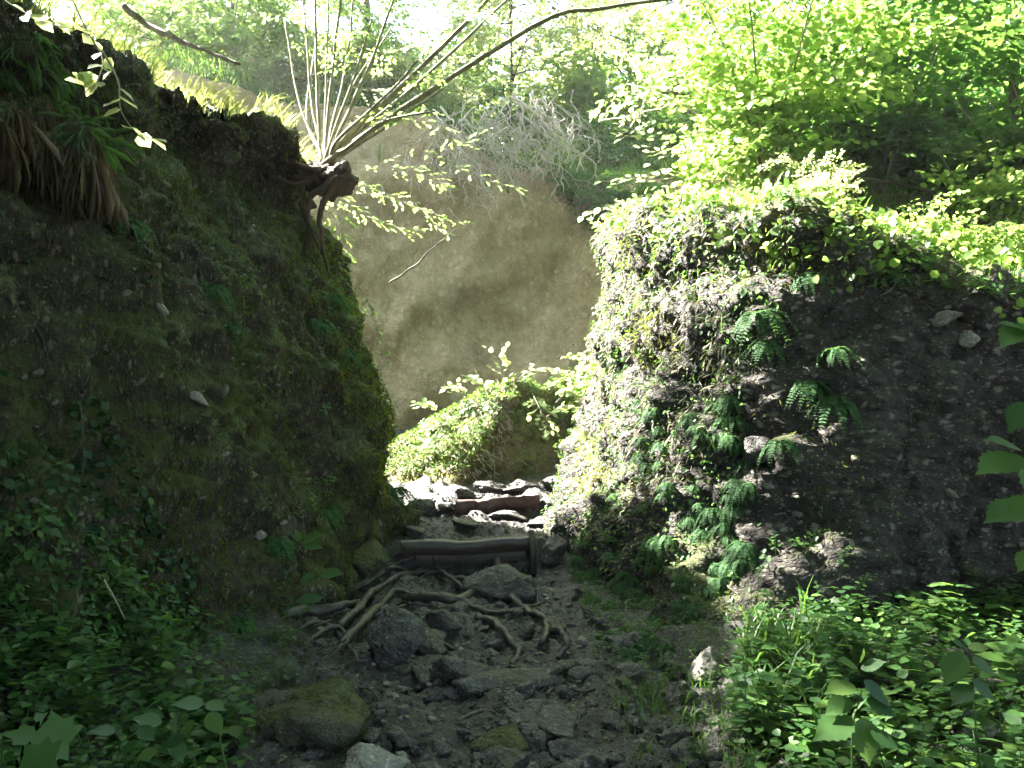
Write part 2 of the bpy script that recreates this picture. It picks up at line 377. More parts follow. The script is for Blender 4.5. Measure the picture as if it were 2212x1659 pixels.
BV = {}
def bvh(V, F): return BVHTree.FromPolygons([tuple(v) for v in V.tolist()], [tuple(f) for f in F.tolist()])
BG, BL, BR_, BF = bvh(GV, GF), bvh(LV, LF), bvh(RV, RF), bvh(FV, FF)
def hit(u, v, trees=None):
    """the surface point and normal seen in direction (u, v)"""
    d = Vector(W(u, v, 5.0) - CAM).normalized(); best = None
    for t in (trees or (BG, BL, BR_, BF)):
        h = t.ray_cast(Vector(CAM), d)
        if h[0] is not None and (best is None or h[3] < best[2]): best = (np.array(h[0]), np.array(h[1]), h[3])
    if best is None: return None
    p, n, _ = best
    if np.dot(n, np.array(d)) > 0: n = -n
    return p, n
def drop(x, y, z0=9.0, trees=None):
    best = None
    for t in (trees or (BG, BL, BR_, BF)):
        h = t.ray_cast(Vector((x, y, z0)), Vector((0, 0, -1)))
        if h[0] is not None and (best is None or h[0][2] > best[2]): best = np.array(h[0])
    return best
#==STAGE2==
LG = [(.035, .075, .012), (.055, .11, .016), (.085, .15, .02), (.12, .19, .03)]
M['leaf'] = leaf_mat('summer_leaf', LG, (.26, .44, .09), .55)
M['leaf_dark'] = leaf_mat('shaded_leaf', [(.02, .055, .018), (.035, .085, .022), (.055, .11, .026)], (.13, .31, .045), .42, .4, .3)  # darker copy of the leaf green, with shade put into the colour
M['leaf_bank'] = leaf_mat('bank_leaf', [(.022, .062, .02), (.035, .09, .025), (.055, .125, .028), (.08, .14, .03)], (.12, .27, .045), .35, .5, .3)
M['leaf_bright'] = leaf_mat('sunlit_leaf', [(.08, .13, .045), (.13, .19, .07)], (.38, .48, .18), .6, .4)  # lighter copy of the leaf green, with sunlight put into the colour
M['fern'] = leaf_mat('fern_green', [(.02, .058, .022), (.034, .085, .028), (.05, .115, .034)], (.09, .2, .045), .3, .7, .15)
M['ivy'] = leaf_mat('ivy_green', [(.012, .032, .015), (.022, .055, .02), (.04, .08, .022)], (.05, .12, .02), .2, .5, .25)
M['moss'] = leaf_mat('moss_green', [(.025, .028, .009), (.055, .062, .012), (.11, .125, .018), (.06, .05, .022)], (.14, .18, .02), .3, .9, .1)
M['grass'] = leaf_mat('meadow_grass', [(.08, .12, .03), (.14, .17, .05), (.22, .21, .10)], (.3, .38, .09), .45, .5)
M['grass_green'] = leaf_mat('green_grass', [(.03, .08, .018), (.05, .12, .025)], (.14, .3, .04), .35, .5)
M['dry'] = leaf_mat('dry_grass', [(.10, .075, .04), (.20, .155, .09), (.30, .24, .15)], (.16, .11, .05), .2, .8, .1)

def scatter(V, F, n, ok, seed=0):
    r = np.random.default_rng(seed); c = V[F].mean(1); m = ok(c); f = F[m]
    if len(f) == 0: return np.zeros((0, 3)), np.zeros((0, 3))
    e1 = V[f[:, 2]] - V[f[:, 0]]; e2 = V[f[:, 3]] - V[f[:, 1]]; nn = np.cross(e1, e2); a = np.linalg.norm(nn, axis=1); nn = nn / np.maximum(a, 1e-9)[:, None]
    i = r.choice(len(f), n, p=a / a.sum()); u = r.random((n, 1)); v = r.random((n, 1)); q = f[i]
    P = (V[q[:, 0]] * (1 - u) + V[q[:, 1]] * u) * (1 - v) + (V[q[:, 3]] * (1 - u) + V[q[:, 2]] * u) * v
    N = nn[i]; flip = ((CAM - P) * N).sum(1) < -8; N[flip] *= 1
    return P, N
def inpoly(uv, poly):
    x, y = uv[:, 0], uv[:, 1]; r = np.zeros(len(uv), bool); n = len(poly)
    for i in range(n):
        (x1, y1), (x2, y2) = poly[i], poly[(i + 1) % n]
        c = ((y1 > y) != (y2 > y)) & (x < (x2 - x1) * (y - y1) / (y2 - y1 + 1e-9) + x1); r ^= c
    return r
def jit(n, s, r=rng): return r.normal(0, s, (n, 3))

def convex_rock(name, mat, half, seed, planes=None, soft=7, res=(30, 20), bump=.06, parent=None):
    """a faceted, weathered stone about its centre"""
    r = np.random.default_rng(seed)
    th = np.linspace(0, 2 * np.pi, res[0], endpoint=False); ph = np.linspace(0, np.pi, res[1])
    D = np.stack([np.sin(ph)[:, None] * np.cos(th), np.sin(ph)[:, None] * np.sin(th), np.cos(ph)[:, None] * np.ones_like(th)], -1).reshape(-1, 3)
    if planes is None:
        pn = unit(r.normal(size=(15, 3))); pd = r.uniform(.66, 1.05, 15)
    else: pn = unit(np.array([p[:3] for p in planes])); pd = np.array([p[3] for p in planes])
    k = np.maximum(D @ pn.T, 0) / pd
    rad = (np.maximum((k ** soft).sum(1), 1e-9)) ** (-1 / soft)
    V = D * np.minimum(rad, 1.6 if planes is None else 3)[:, None]
    V = V * (1 + bump * fbm(V + seed, 1.7, 4, .6))[:, None] * np.array(half)
    i = np.arange(res[1] - 1)[:, None] * res[0]; j = np.arange(res[0])[None]; j2 = (j + 1) % res[0]
    F = np.stack([i + j, i + res[0] + j, i + res[0] + j2, i + j2], -1).reshape(-1, 4)
    return V, F

# ------------------------------------------------------------------ the mossy boulder in the gap
bc = W(1068, 960, 10.1); gz = float(H(np.array([bc[0]]), np.array([bc[1]]))[0])
planes = [(-.42, -.62, .66, .42), (.62, -.78, .05, .52), (0, 1, .1, .8), (.10, .1, 1, .56), (-.47, 0, .88, .44), (-1, .1, .2, 1.3), (0, 0, -1, .8), (1, 0, .15, 1.1)]
V, BOF = convex_rock('b', None, (1.0, 1.0, 1.0), 3, planes, 18, (170, 100), .05)
q = V * 1.0; V = V + unit(V) * (lumps(q + 30, .12, .13, .07, 1.5))[:, None]
BOV = V + np.array([bc[0], bc[1], gz + .55])
tag(link('boulder', mesh_data('boulder', BOV, BOF, M['boulder'], True)), 'wedge-shaped leafy boulder sitting in the sunlit gap before the tan rock face', 'boulder')
BB = bvh(BOV, BOF); ALL = (BG, BL, BR_, BF, BB)

# ------------------------------------------------------------------ stones on the path
def stone(u, v, wpx, hpx, label, mat='stone', seed=1, group=None, sink=.3, depth_ratio=.9, name='stone', trees=(BG,)):
    h_ = hit(u, v + hpx * .35, trees)
    if h_ is None: return
    p = h_[0]; d = p[1]; w_ = wpx / 1737 * d / 2; hh = hpx / 1737 * d / 2
    V, F = convex_rock('s', None, (w_, w_ * depth_ratio, hh), seed, soft=18, res=(64, 40), bump=.16)
    V = V + unit(V) * (.035 * w_ * fbm(V * 9 / w_, 1, 4, .65))[:, None]
    me = mesh_data(name, V, F, M[mat], True)
    c = random.Random(seed); o = link(name, me, None, (p[0], p[1] + w_ * .2, p[2] + hh * (1 - 2 * sink)), (c.uniform(-.15, .15), c.uniform(-.15, .15), c.uniform(-.4, .4)))
    return tag(o, label, 'stone', group)
stone(838, 1398, 96, 100, 'large rounded grey stone under the roots, left one of a touching pair', 'stone', 5, sink=.15)
stone(922, 1388, 92, 56, 'smooth grey stone touching the large rounded stone beneath the roots', 'stone', 8, sink=.2)
stone(962, 1342, 74, 44, 'small squared grey stone lying just under the arching root', 'stone', 12)
stone(798, 1648, 118, 70, 'pale rounded stone at the lower edge of the path', 'pale_stone', 14, sink=.2)
stone(1068, 1268, 130, 78, 'rough grey stone lying in the hollow under the plank step', 'stone', 22, sink=.1)
stone(1118, 1262, 50, 60, 'small rough stone squeezed in beside the stone under the plank step', 'stone', 23, sink=.2)
stone(790, 1200, 110, 66, 'long moss-covered stone at the foot of the left rock wall', 'mossy_stone', 24)
stone(978, 1440, 92, 60, 'low pitted grey rock just right of the touching pair of stones', 'stone', 31, sink=.35)
stone(1120, 1470, 190, 44, 'long flat light grey rock slab crossing the middle of the path', 'stone', 33, sink=.35, depth_ratio=.5)
stone(1130, 1530, 130, 48, 'slanting flat rock with pale edges below the long slab', 'stone', 34, sink=.4)
stone(1085, 1598, 120, 70, 'dark greenish smooth stone in the gravel of the near path', 'mossy_stone', 35, sink=.35)
stone(1195, 1560, 120, 50, 'broad low grey stone beside the dark greenish smooth stone', 'stone', 36, sink=.35)
stone(1100, 1640, 90, 50, 'dark cracked stone below the greenish smooth stone', 'stone', 37, sink=.4)
stone(1285, 1640, 100, 46, 'grey cobble among gravel close to the bottom edge of the path', 'stone', 38, sink=.4)
stone(1460, 1590, 60, 40, 'grey stone where the path gravel meets the green bank', 'stone', 39)
stone(1530, 1445, 74, 64, 'pinkish pale stone lying below the dark outcrop foot', 'pale_stone', 41, sink=.2)
stone(2092, 1560, 56, 44, 'pale cream stone showing between the leaves of the green bank', 'pale_stone', 42, sink=.05)
stone(2108, 1590, 64, 46, 'pale pinkish stone directly below the cream stone in the leaves', 'pale_stone', 43, sink=.05)
stone(1880, 1640, 60, 44, 'dull grey stone under the green bank leaves at the bottom edge', 'stone', 44, sink=.1)
stone(1752, 1560, 30, 24, 'small cream stone beneath the largest toothed leaves', 'pale_stone', 45, sink=.0)
stone(905, 1090, 60, 36, 'dark stone at the foot of the leafy boulder beside the rock wall', 'stone', 46)
stone(1200, 1040, 80, 30, 'sunlit low stone between the leafy boulder and the outcrop', 'stone', 47)
r = np.random.default_rng(99); n = 0
mid = []
for k in range(5):
    V, F = convex_rock('c', None, (1, .8, .62), 200 + k, soft=18, res=(36, 22), bump=.2); mid.append(mesh_data('cobble', V, F, M['stone'], True))
while n < 130:
    u, v = r.uniform(640, 1600), r.uniform(1130, 1700)
    if not inpoly(np.array([[u, min(v, 1655)]]), [(640, 1659), (740, 1480), (660, 1330), (900, 1230), (1220, 1240), (1300, 1340), (1520, 1460), (1600, 1659)])[0]: continue
    h_ = hit(u, v, (BG,))
    if h_ is None: continue
    s_ = float(r.uniform(.03, .085)); p = h_[0]
    tag(link('cobble', mid[int(r.integers(5))], None, (p[0], p[1], p[2] + s_ * r.uniform(-.1, .2)), (r.uniform(-.5, .5), r.uniform(-.5, .5), r.uniform(0, 6.3)), (s_, s_, s_ * r.uniform(.7, 1.2))), 'angular dark grey cobble half bedded in the muddy path', 'cobble', 'cobbles bedded in the path'); n += 1
# the big mossy stone at the left of the path
h_ = hit(672, 1600, (BG,)); p = h_[0]
V, F = convex_rock('m', None, (.31, .30, .20), 77, soft=6, res=(90, 60), bump=.12)
V = V + unit(V) * (lumps(V + 9, 0, .03, .03, 2.5))[:, None]
MSV = V + np.array([p[0], p[1] + .12, p[2] + .05]); MSF = F
tag(link('mossy_rock', mesh_data('mossy_rock', MSV, F, M['mossy_stone'], True)), 'large pitted mossy rock bedded in the left edge of the path', 'rock')
# pale stones sticking out of the rock masses
def wallstone(u, v, wp, hp, label, mat, seed, trees):
    h_ = hit(u, v, trees)
    if h_ is None: return
    p, n = h_; d = p[1]; V, F = convex_rock('w', None, (wp / 1737 * d / 2, wp / 1737 * d * .3, hp / 1737 * d / 2), seed, soft=9, bump=.1)
    tag(link('stone', mesh_data('stone', V, F, M[mat], True), None, p + n * .015, (0, random.Random(seed).uniform(-.3, .5), math.atan2(n[0], -n[1]))), label, 'stone')
wallstone(2035, 690, 62, 28, 'pale oblong stone stuck in the right outcrop below its top plants', 'pale_stone', 51, (BR_,))
wallstone(425, 862, 44, 24, 'pale wedge stone stuck in the middle of the left rock wall', 'pale_stone', 52, (BL,))
wallstone(560, 1150, 30, 24, 'small pale pebble stuck low in the left rock wall', 'pale_stone', 53, (BL,))
wallstone(345, 665, 36, 20, 'small white pebble stuck in the upper left rock wall', 'pale_stone', 54, (BL,))
wallstone(790, 745, 60, 40, 'squared tan block jutting from the rock wall edge', 'mossy_stone', 55, (BL,))
wallstone(490, 325, 50, 66, 'mossy block jutting out just under the grassy rim', 'mossy_stone', 56, (BL,))
wallstone(1640, 970, 90, 60, 'light grey knob of rock beside the ferns on the outcrop', 'stone', 57, (BR_,))
wallstone(2085, 735, 40, 30, 'rounded beige stone in the outcrop behind the right-hand twig', 'pale_stone', 58, (BR_,))
# gravel: countable pebbles first, the rest as one mass
r = np.random.default_rng(21); protos = []
for k in range(6):
    V, F = convex_rock('p', None, (1, .85, .6), 100 + k, soft=9, res=(12, 8), bump=.1); protos.append(mesh_data('pebble', V, F, M['stone' if k % 3 else 'pale_stone'], True))
PATH = [(720, 1659), (740, 1480), (640, 1330), (880, 1200), (930, 1080), (1200, 1060), (1230, 1250), (1270, 1420), (1500, 1560), (1560, 1659)]
n = 0
while n < 240:
    u, v = r.uniform(560, 1600), r.uniform(1060, 1720)
    if not inpoly(np.array([[u, min(v, 1655)]]), PATH)[0]: continue
    h_ = hit(u, v, (BG,))
    if h_ is None: continue
    s_ = float(np.clip(r.lognormal(-3.9, .38), .012, .055)); p = h_[0]
    o = link('pebble', protos[int(r.integers(6))], None, (p[0], p[1], p[2] + s_ * .12), (r.uniform(-.4, .4), r.uniform(-.4, .4), r.uniform(0, 6.3)), s_)
    tag(o, 'small rounded pebble lying loose on the stony path', 'pebble', 'loose pebbles on the path'); n += 1
P, N = scatter(GV, GF, 7000, lambda c: inpoly(UV(c), [(480, 1760), (600, 1480), (620, 1330), (880, 1200), (930, 1050), (1230, 1050), (1260, 1400), (1640, 1560), (1700, 1760)]) & (c[:, 1] < 10), 5)
g = MB(); V0, F0 = convex_rock('g', None, (1, .85, .6), 5, soft=9, res=(6, 5), bump=.1)
S = np.clip(r.lognormal(-4.8, .4, len(P)), .004, .016); a = r.uniform(0, 6.3, len(P)); ca, sa = np.cos(a), np.sin(a)
VV = np.stack([V0[None, :, 0] * ca[:, None] - V0[None, :, 1] * sa[:, None], V0[None, :, 0] * sa[:, None] + V0[None, :, 1] * ca[:, None], np.broadcast_to(V0[None, :, 2], (len(P), len(V0)))], -1) * S[:, None, None] + P[:, None]
g.add(VV.reshape(-1, 3), (F0[None] + (np.arange(len(P)) * len(V0))[:, None, None]).reshape(-1, 4))
tag(link('gravel', g.data('gravel', M['stone'])), 'fine grey gravel strewn over the dark path', 'gravel', None, 'stuff')

# ------------------------------------------------------------------ plank steps
def plank(name, a, b, hgt, thick, mat, sag=0., seed=0, parent=None, wav=.006):
    """a weathered board from a to b (top edge), hgt tall, thick deep"""
    a, b = np.array(a, float), np.array(b, float); n = 60; t = np.linspace(0, 1, n)
    top = a + (b - a) * t[:, None]; top[:, 2] -= sag * 4 * t * (1 - t)
    side = unit(np.cross(b - a, [0, 0, 1.0])); prof = []
    r_ = thick * .3
    for x, z in ((-.5, -1), (-.5, -.12), (-.38, -.02), (0, .03), (.38, -.02), (.5, -.12), (.5, -1)): prof.append((x * thick, z * hgt))
    prof = np.array(prof); k = len(prof)
    V = top[:, None] + prof[None, :, :1] * side[None, None] + prof[None, :, 1:] * np.array([0, 0, 1.0])
    V = V.reshape(-1, 3); nz = fbm(V * np.array([2.2, 6, 6]) + seed, 1.5, 4); V = V + side * (nz * wav * 2)[:, None] + np.array([0, 0, 1]) * (fbm(V + seed + 3, 3, 3) * wav)[:, None]
    i = np.arange(n - 1)[:, None] * k; j = np.arange(k)[None]; j2 = (j + 1) % k
    F = np.stack([i + j, i + j2, i + k + j2, i + k + j], -1).reshape(-1, 4)
    caps = np.array([[0, 1, 2, 3, 4, 5, 6], [(n - 1) * k + q for q in (6, 5, 4, 3, 2, 1, 0)]])
    return link(name, mesh_data(name, V, [F, caps], M[mat], False), parent)
st = link('plank_step', None); st.location = (-.35, 6.96, .4)
tag(st, 'dark wet timber step across the path with a sagging light top edge', 'step')
def rel(o, par): o.matrix_parent_inverse = Matrix.Translation(-Vector(par.location)); return o
a = W(868, 1166, 6.96); b = W(1146, 1158, 6.98)
rel(plank('log', a, b, .12, .13, 'wood', .018, 1, st, .02), st)
rel(plank('riser', a + [.12, .05, -.11], b + [-.03, .05, -.11], .2, .04, 'wood', 0, 5, st), st)
V, Fs = tube([W(1152, 1240, 6.9), W(1150, 1190, 6.9), W(1148, 1145, 6.9)], [.03, .034, .026], 8)
rel(link('stake', mesh_data('stake', V, Fs, M['wood']), st), st)
V, Fs = tube([W(1078, 1290, 6.88), W(1074, 1205, 6.9)], [.03, .034], 8)
rel(link('stake', mesh_data('stake', V, Fs, M['wood']), st), st)
s2 = link('plank_step', None); s2.location = (-.2, 8.3, .8); tag(s2, 'red-brown board step in the sunlit gap above the dark timber step', 'step')
rel(plank('riser', W(985, 1078, 8.28), W(1165, 1066, 8.3), .15, .06, 'redwood', .01, 8, s2, .035), s2)
for i, (u, v, w_, h2) in enumerate(((1000, 1062, 50, 26), (1060, 1052, 70, 24), (1130, 1050, 64, 26), (1190, 1085, 50, 30), (960, 1096, 56, 30), (1090, 1112, 80, 26), (1010, 1130, 60, 24), (1170, 1128, 60, 26), (900, 1150, 50, 34), (1195, 1180, 60, 50), (880, 1185, 54, 36))):
    stone(u, v, w_, h2, 'rough stone packed around the timber steps in the gap', 'stone', 300 + i, 'stones around the steps', .25)

# ------------------------------------------------------------------ exposed roots over the path
rt = link('tree_roots', None); rt.location = (-.6, 5.9, .2); tag(rt, 'tangle of bare grey tree roots crossing the path below the plank step', 'roots')
ROOTS = [([(870, 1292), (930, 1306), (985, 1310), (1040, 1292), (1090, 1302), (1130, 1330), (1165, 1348), (1180, 1362), (1176, 1392), (1160, 1404)], .040, .05),
         ([(1030, 1335), (1070, 1362), (1100, 1392), (1118, 1415), (1110, 1440)], .036, .03), ([(915, 1165), (935, 1200), (945, 1235), (975, 1262), (1005, 1290), (1018, 1310)], .022, .05),
         ([(730, 1360), (770, 1330), (800, 1296), (850, 1262), (900, 1246), (945, 1236)], .034, .04), ([(735, 1395), (790, 1350), (830, 1310), (862, 1288), (930, 1306)], .030, .05),
         ([(610, 1330), (680, 1335), (740, 1325), (790, 1300)], .045, .05), ([(650, 1400), (690, 1380), (720, 1370), (745, 1385), (740, 1410), (700, 1432)], .018, .05),
         ([(1176, 1372), (1205, 1378), (1222, 1395), (1222, 1415), (1205, 1425)], .026, .05), ([(850, 1362), (900, 1362), (930, 1380), (950, 1400), (985, 1405)], .018, .05),
         ([(760, 1290), (800, 1262), (850, 1244), (890, 1240)], .020, .07), ([(700, 1340), (740, 1300), (790, 1275), (840, 1240), (868, 1215)], .024, .05),
         ([(640, 1360), (690, 1352), (730, 1380), (760, 1420), (770, 1440)], .016, .03), ([(905, 1200), (870, 1222), (830, 1235), (790, 1262), (750, 1275)], .016, .04),
         ([(1018, 1310), (1060, 1330), (1110, 1325), (1160, 1310), (1190, 1300)], .016, .02), ([(690, 1470), (740, 1490), (800, 1500), (832, 1540)], .012, .02),
         ([(940, 1240), (985, 1262), (1020, 1268), (1040, 1290)], .020, .06), ([(1130, 1240), (1150, 1270), (1160, 1300), (1150, 1330)], .014, .02),
         ([(1180, 1500), (1220, 1480), (1250, 1500), (1290, 1490)], .012, .02), ([(620, 1300), (660, 1310), (700, 1300), (735, 1320)], .022, .05), ([(990, 1560), (1040, 1540), (1090, 1550)], .012, .01)]
r = np.random.default_rng(8)
for k in range(13):                                                      # finer rootlets over the left bank of the path
    u, v = r.uniform(640, 900), r.uniform(1230, 1450); a_ = r.uniform(-.9, .5); L_ = r.uniform(50, 130)
    ROOTS.append(([(u + L_ * t * math.cos(a_) + r.normal(0, 7), v + L_ * t * math.sin(a_) * .8 + r.normal(0, 6)) for t in (0, .33, .66, 1)], r.uniform(.006, .014), r.uniform(.01, .05)))
for pts, rad, lift in ROOTS:
    Q = []
    for i, (u, v) in enumerate(pts):
        h_ = hit(u, v, (BG,));
        if h_ is None: continue
        e = .2 if i in (0, len(pts) - 1) else 1.0
        Q.append(h_[0] + np.array([0, 0, lift * .7 * e + rad * .3 * (e * 2 - 1)]))
    if len(Q) < 2: continue
    Q = smoothline(Q, 8 * len(Q)); Q = Q + .012 * np.stack([fbm(Q + 4, 7, 2), fbm(Q, 7, 2), fbm(Q + 9, 7, 2)], 1)
    t = np.linspace(0, 1, len(Q)); rr = rad * (1 - .55 * t) * (1 + .4 * fbm(Q * 2, 5, 4, .65)); rr[0] *= .6
    V, Fs = tube(Q, rr, 9); V = V + .25 * rad * np.stack([fbm(V + 2, 22, 3), fbm(V + 5, 22, 3), fbm(V, 22, 3)], 1)
    rel(link('root', mesh_data('root', V, Fs, M['root'], True), rt), rt)

# ------------------------------------------------------------------ foliage machinery
def spray_template(seed, L=1.0, nside=9, nl=4):
    """unit twig spray lying about flat along +Y: leaf bases, directions, normals and twig lines"""
    r = np.random.default_rng(seed); P, D, N, TW = [], [], [], [np.array([[0, 0, 0], [.01, .5, .01], [0, 1, -.06]])]
    for i in range(nside):
        t = .14 + .86 * i / (nside - 1); sgn = 1 if i % 2 else -1; l = .48 * (1 - .75 * t) + .10; ang = R(r.uniform(40, 65)) * sgn
        b = np.array([0, t, -.06 * t * t]); d = np.array([math.sin(ang), math.cos(ang), r.normal(0, .12)]); TW.append(np.array([b, b + d * l]))
        for j in range(nl):
            q = b + d * l * (j + .6) / nl; s2 = 1 if (j % 2) else -1; a2 = ang + s2 * R(r.uniform(30, 60)) * (j < nl - 1)
            P.append(q); D.append([math.sin(a2), math.cos(a2), r.normal(-.18, .2)]); N.append([r.normal(0, .3), r.normal(0, .3), 1])
    P.append([0, 1, -.06]); D.append([0, 1, -.3]); N.append([0, .2, 1])
    return np.array(P), unit(D), unit(N), TW
SPR = [spray_template(k) for k in range(5)]
def place_sprays(O, AZ, PT, RL, S, lsize, shape, seed, jitter=.25):
    r = np.random.default_rng(seed); P, D, N, Z = [], [], [], []
    for o, az, pt, rl, s in zip(O, AZ, PT, RL, S):
        tp, td, tn, _ = SPR[int(r.integers(len(SPR)))]
        m = np.array(Matrix.Rotation(az, 3, 'Z') @ Matrix.Rotation(pt, 3, 'X') @ Matrix.Rotation(rl, 3, 'Y'))
        P.append(o + s * (tp @ m.T)); D.append(td @ m.T); N.append(tn @ m.T); Z.append(np.full(len(tp), lsize) * r.uniform(.7, 1.15, len(tp)))
    P, D, N, Z = map(np.concatenate, (P, D, N, Z))
    return leaves(P, D + jit(len(P), jitter, r), N + jit(len(P), jitter, r), Z, shape)
def make_tree(seed, height, base, rad, nlimb, spl, lsize, shape=OVAL, trunk_r=.12, spray=.9, lean=(0, 0)):
    """trunk and limbs (tubes), crown (leaf blades) around the origin"""
    r = np.random.default_rng(seed); wood = MB(); n = 14
    t = np.linspace(0, 1, n); tr = np.stack([lean[0] * t ** 1.5 + .12 * np.sin(t * 5 + seed), lean[1] * t ** 1.5 + .12 * np.cos(t * 4 + seed) - .12, height * t - .2], 1)
    V, Fs = tube(tr, trunk_r * (1 - .85 * t) * (1 + .5 * np.exp(-t * 18)), 10); wood.add(V, *Fs)
    O, AZ, PT, RL, S = [], [], [], [], []
    for k in range(nlimb):
        h = base + (1 - base) * ((k + r.random()) / nlimb) ** .9; az = k * 2.4 + r.normal(0, .4); rr = rad * (1 - .62 * ((h - base) / (1 - base)) ** 1.6) * r.uniform(.7, 1.1)
        p0 = np.array([np.interp(h, t, tr[:, i]) for i in range(3)]); up = r.uniform(.15, .6) + .5 * (h - base); d = np.array([math.cos(az), math.sin(az), up]); m = 7
        q = np.linspace(0, 1, m)[:, None]; L = p0 + d * rr * q + np.array([0, 0, -.25 * rr]) * q ** 2 + .06 * rr * np.cumsum(r.normal(0, .6, (m, 3)), 0) * q
        V, Fs = tube(L, trunk_r * .38 * (1 - h * .5) * (1 - .85 * q[:, 0]) + .004, 5); wood.add(V, *Fs)
        for j in range(spl):
            f = r.uniform(.22, 1.0); b = np.array([np.interp(f, q[:, 0], L[:, i]) for i in range(3)])
            sub = r.uniform(.0, .75) * rr * .45; a2 = az + r.normal(0, .9); o = b + sub * np.array([math.cos(a2), math.sin(a2), r.normal(.1, .35)])
            if sub > .2:
                V, Fs = tube([b, (b + o) / 2 + [0, 0, .03], o], [.016, .01, .005], 4, False); wood.add(V, *Fs)
            O.append(o); AZ.append(a2 - math.pi / 2 + r.normal(0, .4)); PT.append(r.normal(-.12, .28)); RL.append(r.normal(0, .3)); S.append(spray * r.uniform(.6, 1.1))
    crown = MB(); V, F = place_sprays(O, AZ, PT, RL, S, lsize, shape, seed + 5); crown.add(V, F)
    return wood, crown
def tree_proto(name, seed, mat, wmat='dark_bark', part=('trunk', 'crown'), **k):
    w_, c_ = make_tree(seed, **k)
    return (w_.data(part[0], M[wmat], True), c_.data(part[1], M[mat])), part, name
def put(proto, x, y, z, rz, s, label, cat, group=None):
    (wm, cm), part, name = proto
    o = link(name, None, None, (x, y, z), (0, 0, rz), s); link(part[0], wm, o); link(part[1], cm, o)
    return tag(o, label, cat, group)
T1 = tree_proto('beech_tree', 1, 'leaf', height=9, base=.22, rad=3.0, nlimb=26, spl=11, lsize=.115, trunk_r=.13, spray=1.0)
T2 = tree_proto('beech_tree', 2, 'leaf', height=11, base=.25, rad=3.4, nlimb=28, spl=11, lsize=.13, trunk_r=.16, spray=1.15)
T3 = tree_proto('young_tree', 3, 'leaf_bright', height=6, base=.12, rad=2.1, nlimb=24, spl=9, lsize=.10, trunk_r=.07, spray=.8, shape=ROUND)
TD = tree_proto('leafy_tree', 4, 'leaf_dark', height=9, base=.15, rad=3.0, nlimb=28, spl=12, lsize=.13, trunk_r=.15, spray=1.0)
def gz_at(x, y): return float(H(np.array([x]), np.array([y]), False)[0])
TREES = [  # proto, x, y, rotation, scale, label
    (T1, -3.2, 17.0, .3, .9, 'beech tree on the cliff top right behind the many-stemmed shrub'), (T2, -8.0, 19.5, 1.3, 1.0, 'tall beech tree furthest up the left slope behind the grassy rim'),
    (T2, 1.4, 20.5, 2.2, 1.0, 'tall beech tree high above the middle of the tan rock face'), (T3, .0, 16.6, 4.0, .85, 'small bright tree on the cliff edge above the dead twigs'),
    (T3, -5.6, 16.0, 5.2, .9, 'small bright tree on the slope between the grassy rim and the shrub'), (TD, 4.2, 16.2, .9, .85, 'dark shady tree above the hollow of the tan rock face'),
    (T1, 7.4, 17.5, 2.9, 1.1, 'beech tree behind the dark shady tree on the right cliff top'), (T2, 11.0, 15.0, 3.3, 1.0, 'beech tree standing far right behind the hazel bushes'),
    (T3, 2.6, 17.8, 1.1, 1.0, 'small bright tree between the tall beech and the dark shady tree'), (T1, 5.5, 24, 1.9, 1.2, 'distant beech tree right of the middle seen through nearer leaves'),
    (T1, -10.5, 20.5, 2.6, 1.0, 'beech tree on the far left slope above the dead branch'),
    (T1, 10.0, 9.2, .5, .9, 'beech tree on the outcrop plateau at the right picture edge'), (T2, -11.5, 26, 4.4, 1.1, 'distant beech tree at the top left of the wood'), (T2, 14, 22, 5.1, 1.2, 'distant beech tree behind the far right beech')]
for pr, x, y, rz, s, lb in TREES: put(pr, x, y, gz_at(x, y) - .1, rz, s, lb, 'tree')
# unseen wood added above and behind the viewer to shade the near ground
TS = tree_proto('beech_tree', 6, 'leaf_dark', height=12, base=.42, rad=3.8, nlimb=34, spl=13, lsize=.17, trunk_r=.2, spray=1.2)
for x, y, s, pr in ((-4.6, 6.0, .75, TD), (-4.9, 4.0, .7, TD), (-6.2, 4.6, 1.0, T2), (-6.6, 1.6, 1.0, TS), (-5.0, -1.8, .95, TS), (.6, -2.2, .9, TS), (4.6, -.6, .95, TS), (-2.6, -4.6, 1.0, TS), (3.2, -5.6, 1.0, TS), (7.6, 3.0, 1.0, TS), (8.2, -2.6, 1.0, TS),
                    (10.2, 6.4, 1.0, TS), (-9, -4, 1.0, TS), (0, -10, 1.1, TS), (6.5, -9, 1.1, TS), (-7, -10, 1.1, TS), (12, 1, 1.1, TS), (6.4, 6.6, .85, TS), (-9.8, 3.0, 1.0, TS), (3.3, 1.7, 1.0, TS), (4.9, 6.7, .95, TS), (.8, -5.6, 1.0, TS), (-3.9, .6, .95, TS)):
    put(pr, x, y, gz_at(x, y) - .1, x * 3 + y, s, 'unseen tall beech tree added beside or behind the viewer to shade the path', 'tree', 'added shade trees around the path')
